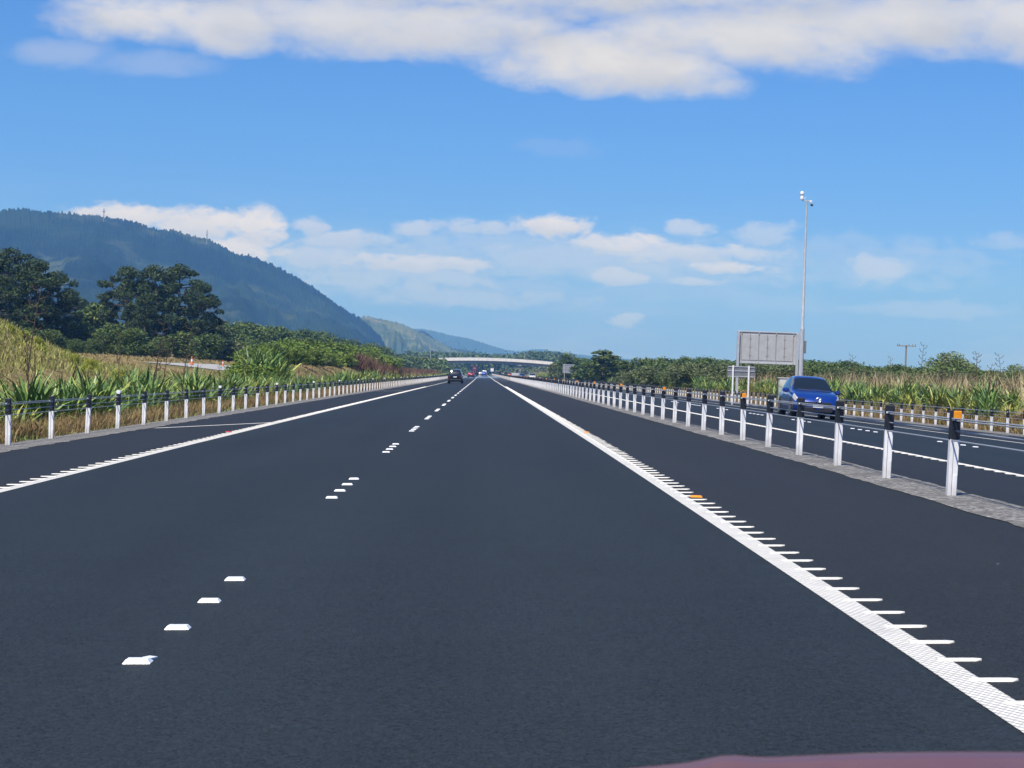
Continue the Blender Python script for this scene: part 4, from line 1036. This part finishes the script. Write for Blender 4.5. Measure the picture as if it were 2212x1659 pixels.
def pine_parts(seed, h, w):
    r = random.Random(seed); mb = MB(); lean = r.uniform(-.6, .6)
    pts = [(lean * t * t, 0, h * .92 * t) for t in np.linspace(0, 1, 7)]; mb.tube(pts, [h * .022 * (1 - .8 * t) + .04 for t in np.linspace(0, 1, 7)], 7)
    lobes = []
    n = 36
    for i in range(n):
        t = .14 + .86 * i / (n - 1); ang = i * 2.4 + r.uniform(-.5, .5)
        rr = w * (.42 + .58 * math.sin(math.pi * min(1, (1.06 - t) / .85))) * r.uniform(.45, 1.2) * .80
        z = h * t - h * .07 * r.random(); c = (lean * t * t + rr * math.cos(ang), rr * math.sin(ang), z)
        s_ = w * r.uniform(.17, .31) * (1.0 if t < .85 else .8)
        lobes.append((*c, s_ * r.uniform(.9, 1.3), s_ * r.uniform(.9, 1.3), s_ * r.uniform(.48, .85)))
        mb.tube([(lean * t * t, 0, z - s_ * .6), ((lean * t * t + c[0]) / 2, c[1] / 2, z - s_ * .35), c], [h * .008, h * .006, .03], 5)
    lobes.append((lean, 0, h * .95, w * .34, w * .34, h * .07))
    return mb, lobes
def tree_mesh(kind, seed, h, w, leafm, leaf, per):
    if kind == 'pine': mb, lobes = pine_parts(seed, h, w)
    else:
        r = random.Random(seed); mb = MB(); mb.tube([(0, 0, -.2), (.05, 0, h * .3), (.1, .05, h * .62)], [.05 * w + .03, .04 * w, .02 * w], 6); lobes = []
        nl = r.randint(6, 9)
        for i in range(nl):
            ang = i * 2.4 + r.uniform(-.4, .4); t = r.uniform(.30, .78); rr = w * r.uniform(.12, .42) * (1.05 - .35 * t)
            s_ = w * r.uniform(.24, .36); lobes.append((rr * math.cos(ang), rr * math.sin(ang), h * t, s_, s_, h * r.uniform(.17, .27)))
            mb.tube([(.04, 0, h * .2), (rr * .6 * math.cos(ang), rr * .6 * math.sin(ang), h * t * .85)], [.03 * w, .012 * w], 5)
        lobes.append((0, 0, h * .76, w * .27, w * .27, h * .2)); lobes.append((0, 0, h * .28, w * .4, w * .4, h * .24))
    v, q = crown(lobes, per, leaf, seed, *((.9, .34) if kind == 'pine' else ()))
    return mb.mesh('trunk', M['bark'], True), qmesh('crown', v, q, leafm, False)
TM = {}
for i in range(4): TM['pine%d' % i] = tree_mesh('pine', 40 + i, 16, 5.0, M['pine'], .21, 120)
for i in range(3): TM['bush%d' % i] = tree_mesh('bush', 60 + i, 5, 4.6, M['bush'], .17, 150)
for i in range(3): TM['scrub%d' % i] = tree_mesh('bush', 70 + i, 5, 4.8, M['scrub'], .19, 130)
for i in range(2): TM['bright%d' % i] = tree_mesh('bush', 80 + i, 3.0, 3.4, M['bright'], .11, 260)
TM['willow0'] = tree_mesh('bush', 90, 6, 5.6, M['willow'], .17, 150)
for i in range(2): TM['grey%d' % i] = tree_mesh('bush', 95 + i, 4, 4, M['grey_scrub'], .15, 150)
TM['conifer0'] = tree_mesh('pine', 99, 9, 2.4, M['scrub'], .2, 150)
def tree(k, x, y, s, label, cat, group=None, name=None, sz=None, dz=-.15):
    e = empty(name or {'pine': 'pine_tree', 'bush': 'tree', 'scrub': 'tree', 'bright': 'shrub', 'willow': 'tree', 'grey': 'shrub', 'conifer': 'conifer_tree'}[k[:-1]], (x, y, ground(x, y) + dz), random.uniform(0, 6.28), label=label, cat=cat, group=group)
    e.scale = (s, s, sz or s); link('trunk', TM[k][0], e); link('crown', TM[k][1], e); return e
def tree_px(k, px, ptop, Y, label, cat, wide=1.0, group=None, name=None):
    p = at(px, ptop, Y); g0 = ground(p.x, Y); base = {'pine': 16, 'bush': 5.0, 'scrub': 5.6, 'bright': 3.0, 'willow': 6, 'grey': 4, 'conifer': 9}[k[:-1]]
    s = (p.z - g0) / base * .97
    return tree(k, p.x, Y, s * wide, label, cat, group, name, s)
g1 = 'pines left of the field'
for (px, py, Y, k, w, lab) in ((-40, 545, 225, 0, 1.0, 'tall pine cut off by the left edge of the photo'), (30, 536, 238, 1, 1.15, 'tallest pine of the left group'), (85, 556, 232, 2, 1.05, 'pine in the middle of the left group'), (132, 585, 236, 3, 1.0, 'shorter pine at the right end of the left group'), (5, 590, 214, 2, .9, 'pine in front of the left group at the edge of the photo'), (160, 625, 246, 0, .85, 'small leaning pine at the foot of the left group')):
    tree_px('pine%d' % k, px, py, Y, lab, 'pine tree', w, g1)
g2 = 'pines in the middle of the field edge'
for (px, py, Y, k, w, lab) in ((282, 574, 258, 1, 1.1, 'pine with a flat broad top, left of the middle group'), (345, 572, 252, 3, 1.1, 'pine at the centre of the middle group'), (392, 570, 262, 0, 1.1, 'tall pine right of centre in the middle group'), (440, 606, 256, 2, .95, 'pine with drooping branches at the right of the middle group'), (318, 640, 246, 2, .9, 'lower pine in front of the middle group')):
    tree_px('pine%d' % k, px, py, Y, lab, 'pine tree', w, g2)
g3 = 'low trees along the field edge'
rt = random.Random(9)
for (px, py, Y, k, w, lab) in ((215, 648, 262, 'bush0', .9, 'light green rounded tree between the two pine groups'), (185, 690, 240, 'bush1', 1.1, 'dark green low tree at the foot of the left pines'), (250, 694, 236, 'bush2', 1.1, 'broad low tree in front of the middle pines'), (300, 706, 232, 'bush0', 1.2, 'rounded bush below the middle pines'), (345, 715, 238, 'scrub1', 1.0, 'dark bush at the foot of the middle pines'), (60, 690, 214, 'scrub0', 1.2, 'dark bush at the foot of the left pines'), (120, 700, 216, 'scrub2', 1.2, 'dark bush above the grassy bank'), (10, 680, 206, 'scrub1', 1.2, 'dark bush at the left edge above the bank'),
      (400, 700, 248, 'scrub0', 1.2, 'shaded bush under the right end of the middle pines'), (450, 706, 246, 'scrub2', 1.1, 'shaded bush just right of the middle pines'), (478, 694, 262, 'grey0', 1.1, 'grey green tree right of the middle pines'), (205, 720, 228, 'scrub0', 1.2, 'dark low bush between the pine groups'), (165, 728, 222, 'bush1', 1.2, 'green low bush beyond the top of the bank')):
    tree_px(k, px, py, Y, lab, 'tree', w, g3)
def sky_y(px): return np.interp(px, [470, 520, 560, 600, 660, 720, 780, 830, 880], [690, 695, 700, 706, 712, 722, 732, 748, 765])
for i, px in enumerate(range(486, 860, 17)):
    Y = 300 + (px - 480) * .75 + rt.uniform(-15, 25)
    tree_px(rt.choice(['bush0', 'bush1', 'bush2', 'scrub0', 'scrub1']), px + rt.uniform(-4, 4), float(sky_y(px)) + rt.uniform(-5, 8), Y, 'rounded green tree in the long tree line running to the hill', 'tree', rt.uniform(.9, 1.25), 'tree line right of the pines')
for i, px in enumerate(range(478, 560, 14)):
    tree_px(rt.choice(['scrub0', 'scrub1', 'scrub2']), px, 726 + rt.uniform(-10, 12), 275 + rt.uniform(-8, 8), 'dark shaded bush at the foot of the tree line by the straw field', 'tree', 1.2, 'dark bushes at the field edge')
# green bush ridge behind the left barrier
def bush_top(px): return np.interp(px, [535, 560, 590, 640, 690, 740, 800, 850], [768, 748, 735, 728, 730, 738, 748, 768])
for i, px in enumerate(range(548, 850, 11)):
    Y = np.interp(px, [540, 850], [118, 270]); 
    for q_ in range(2):
        kk = rt.choice(['bright0', 'bright1', 'bright0', 'bush1', 'grey0' if px > 640 else 'bright1'])
        tree_px(kk, px + rt.uniform(-6, 6), float(bush_top(px)) - 1 + q_ * 20 + rt.uniform(-4, 7), Y - q_ * 12 + rt.uniform(-5, 5), {'br': 'bright green leafy shrub on the low ridge behind the left barrier', 'bu': 'dark green shrub on the low ridge behind the left barrier', 'gr': 'greyish dry shrub on the low ridge behind the left barrier'}[kk[:2]], 'shrub', rt.uniform(1.1, 1.5), 'shrubs on the ridge behind the left barrier', 'shrub')
for (px, py, Y) in ((556, 752, 112), (575, 740, 118), (596, 748, 114)):
    p = at(px, 790, Y); flax(p.x, Y, 2, 1.5, 'left', False, 'tall dark green flax clump at the left end of the shrub ridge')
# yellow green shrubs on the bank
for i, (px, py) in enumerate(((12, 702), (38, 712), (60, 728), (95, 735), (130, 748), (152, 748), (172, 752), (190, 757), (215, 762), (240, 768))):
    p = at(px, py, 76); x_ = p.x; 
    v = rt.choice(['bright0', 'bright1']); e = tree(v, x_, 78 + rt.uniform(-3, 3), rt.uniform(.13, .22), 'yellow green shrub on the crest of the dry grassy bank', 'shrub', 'yellow shrubs on the bank', 'shrub')
    e_c = [c_ for c_ in e.children if c_.name.startswith('crown')][0]; e_c.data = e_c.data.copy(); e_c.data.materials[0] = M['fennel']
for (px, Y, s) in ((60, 52, 1.3), (395, 58, 1.0), (335, 62, 1.1), (352, 60, .9)):
    p = at(px, 820, Y); o = link('flower_stalk', SK[rt.randrange(4)], None, (p.x, Y, ground(p.x, Y)), 0, s); tag(o, 'bare brown flax flower stalk standing above the left flax row', 'flower stalk', 'flax flower stalks on the left')
# right hand scrub
def rtop(px): return 5 + np.interp(px, [1195, 1225, 1260, 1305, 1340, 1370, 1400, 1480, 1560, 1640, 1740, 1820, 1880, 1960, 2020, 2060, 2110, 2150, 2212, 2260], [765, 758, 758, 758, 768, 778, 758, 756, 755, 757, 758, 764, 772, 770, 778, 758, 775, 783, 780, 778])
px = 1214
while px < 2270:
    for q_ in range(3):
        Y = np.interp(px, [1195, 1290, 1400, 2212], [500, 440, 310, 150]) * (1 - (.16 if px > 1330 else .02) * q_) * rt.uniform(.95, 1.06)
        kk = rt.choice(['scrub0', 'scrub1', 'scrub2', 'bush1', 'scrub0'] if q_ < 2 else ['grey0', 'grey1', 'scrub1'])
        tree_px(kk, px + rt.uniform(-9, 9), float(rtop(px)) + q_ * 9 + rt.uniform(-3, 6), Y, {'sc': 'dark scrubby tree in the belt behind the far right flax', 'bu': 'lighter green bushy tree in the belt behind the far right flax', 'gr': 'greyish shrub at the front of the scrub behind the far right flax'}[kk[:2]], 'tree' if kk[:2] != 'gr' else 'shrub', rt.uniform(1.0, 1.45), 'scrub belt on the right')
    px += 19
tree_px('conifer0', 1304, 752, 300, 'dark pointed conifer rising left in the right hand scrub', 'conifer', 1.9, None)
for (px, py, Y, k) in ((1268, 772, 390, 'scrub0'), (1284, 768, 330, 'scrub1'), (1322, 768, 320, 'scrub2'), (1340, 772, 310, 'bush1'), (1358, 776, 330, 'scrub0'), (1252, 772, 440, 'bush0')):
    tree_px(k, px, py, Y, 'rounded dark scrub tree clustered around the pointed conifer', 'tree', 1.5, 'scrub around the conifer')
tree_px('conifer0', 1222, 762, 420, 'small dark conifer beside the right end of the bridge', 'conifer', 1.2, None)
tree_px('willow0', 2058, 750, 165, 'pale green rounded willow rising above the right hand scrub', 'tree', 1.15)
tree_px('willow0', 2092, 772, 170, 'lower willow beside the tall pale green one', 'tree', .9)
tree_px('willow0', 2200, 778, 150, 'pale green tree cut off by the right edge of the photo', 'tree', .9)
for (px, py, Y, i) in ((1994, 742, 120, 0), (1851, 766, 130, 1), (2110, 760, 110, 2), (2120, 762, 112, 3), (2172, 764, 105, 1)):
    p = at(px, py, Y); g0 = ground(p.x, Y); h = p.z - g0; o = link('flower_stalk', SK[i], None, (p.x, Y, g0), 0, (1.1, 1.1, h / (2.5 + .25 * i))); tag(o, ('tall branching flax flower stalk right of the power pole', 'short flower stalk left of the power pole', 'leaning flower stalk right of the willow', 'second flower stalk right of the willow', 'dark flower stalk near the right edge of the photo')[(1994, 1851, 2110, 2120, 2172).index(px)], 'flower stalk', 'flax flower stalks on the right')
# far woods beyond the bridge: one mass
def far_wood(name, px0, px1, top, Y0, Y1, n, leaf, m, seed):
    r = random.Random(seed); lobes = []
    for i in range(n):
        px = r.uniform(px0, px1); Y = r.uniform(Y0, Y1); p = at(px, np.interp(px, *top) + r.uniform(0, 6), Y); g0 = float(_ground(np.float64(p.x), np.float64(Y))); hh = max(2.0, p.z - g0)
        lobes.append((p.x, Y, g0 + hh * .5, hh * .6, hh * .5, hh * .5))
    v, q = crown(lobes, 3.0, leaf, seed); return tag(link(name, qmesh(name, v, q, m, False)), kind='stuff')
far_wood('far_woods', 880, 1230, ([880, 940, 1000, 1060, 1120, 1170, 1230], [762, 762, 764, 768, 767, 762, 766]), 1150, 1500, 260, 1.1, M['scrub'], 51)
far_wood('far_woods', 690, 960, ([690, 760, 840, 900, 960], [745, 748, 762, 770, 776]), 640, 800, 200, .7, M['bush'], 52)
far_wood('roadside_bushes', 905, 1020, ([905, 960, 1020], [783, 788, 800]), 720, 880, 60, .5, M['bush'], 54)
far_wood('roadside_bushes', 1070, 1240, ([1070, 1130, 1240], [798, 793, 786]), 860, 1100, 90, .7, M['grey_scrub'], 55)

# ------------------------------------------------------------------ haze
hz = MB(); hz.box((-300, 3700, 330), (7200, 7600, 0)) if False else None
mb = MB(); mb.add([(a, b, c) for c in (-9.0, 420.0) for (a, b) in ((-3800, -60), (3400, -60), (3400, 7200), (-3800, 7200))], [(0, 3, 2, 1), (4, 5, 6, 7), (0, 1, 5, 4), (1, 2, 6, 5), (2, 3, 7, 6), (3, 0, 4, 7)])
hm_ = bpy.data.materials.new('haze'); hm_.use_nodes = True; nt = hm_.node_tree; nt.nodes.clear()
vo_ = nt.nodes.new('ShaderNodeVolumePrincipled'); vo_.inputs['Color'].default_value = (.17, .46, 1.0, 1); vo_.inputs['Absorption Color'].default_value = (1, 1, 1, 1); vo_.inputs['Density'].default_value = HAZE; vo_.inputs['Anisotropy'].default_value = 0.0
ou_ = nt.nodes.new('ShaderNodeOutputMaterial'); nt.links.new(vo_.outputs[0], ou_.inputs['Volume'])
tag(mb.build('haze', hm_), kind='stuff')
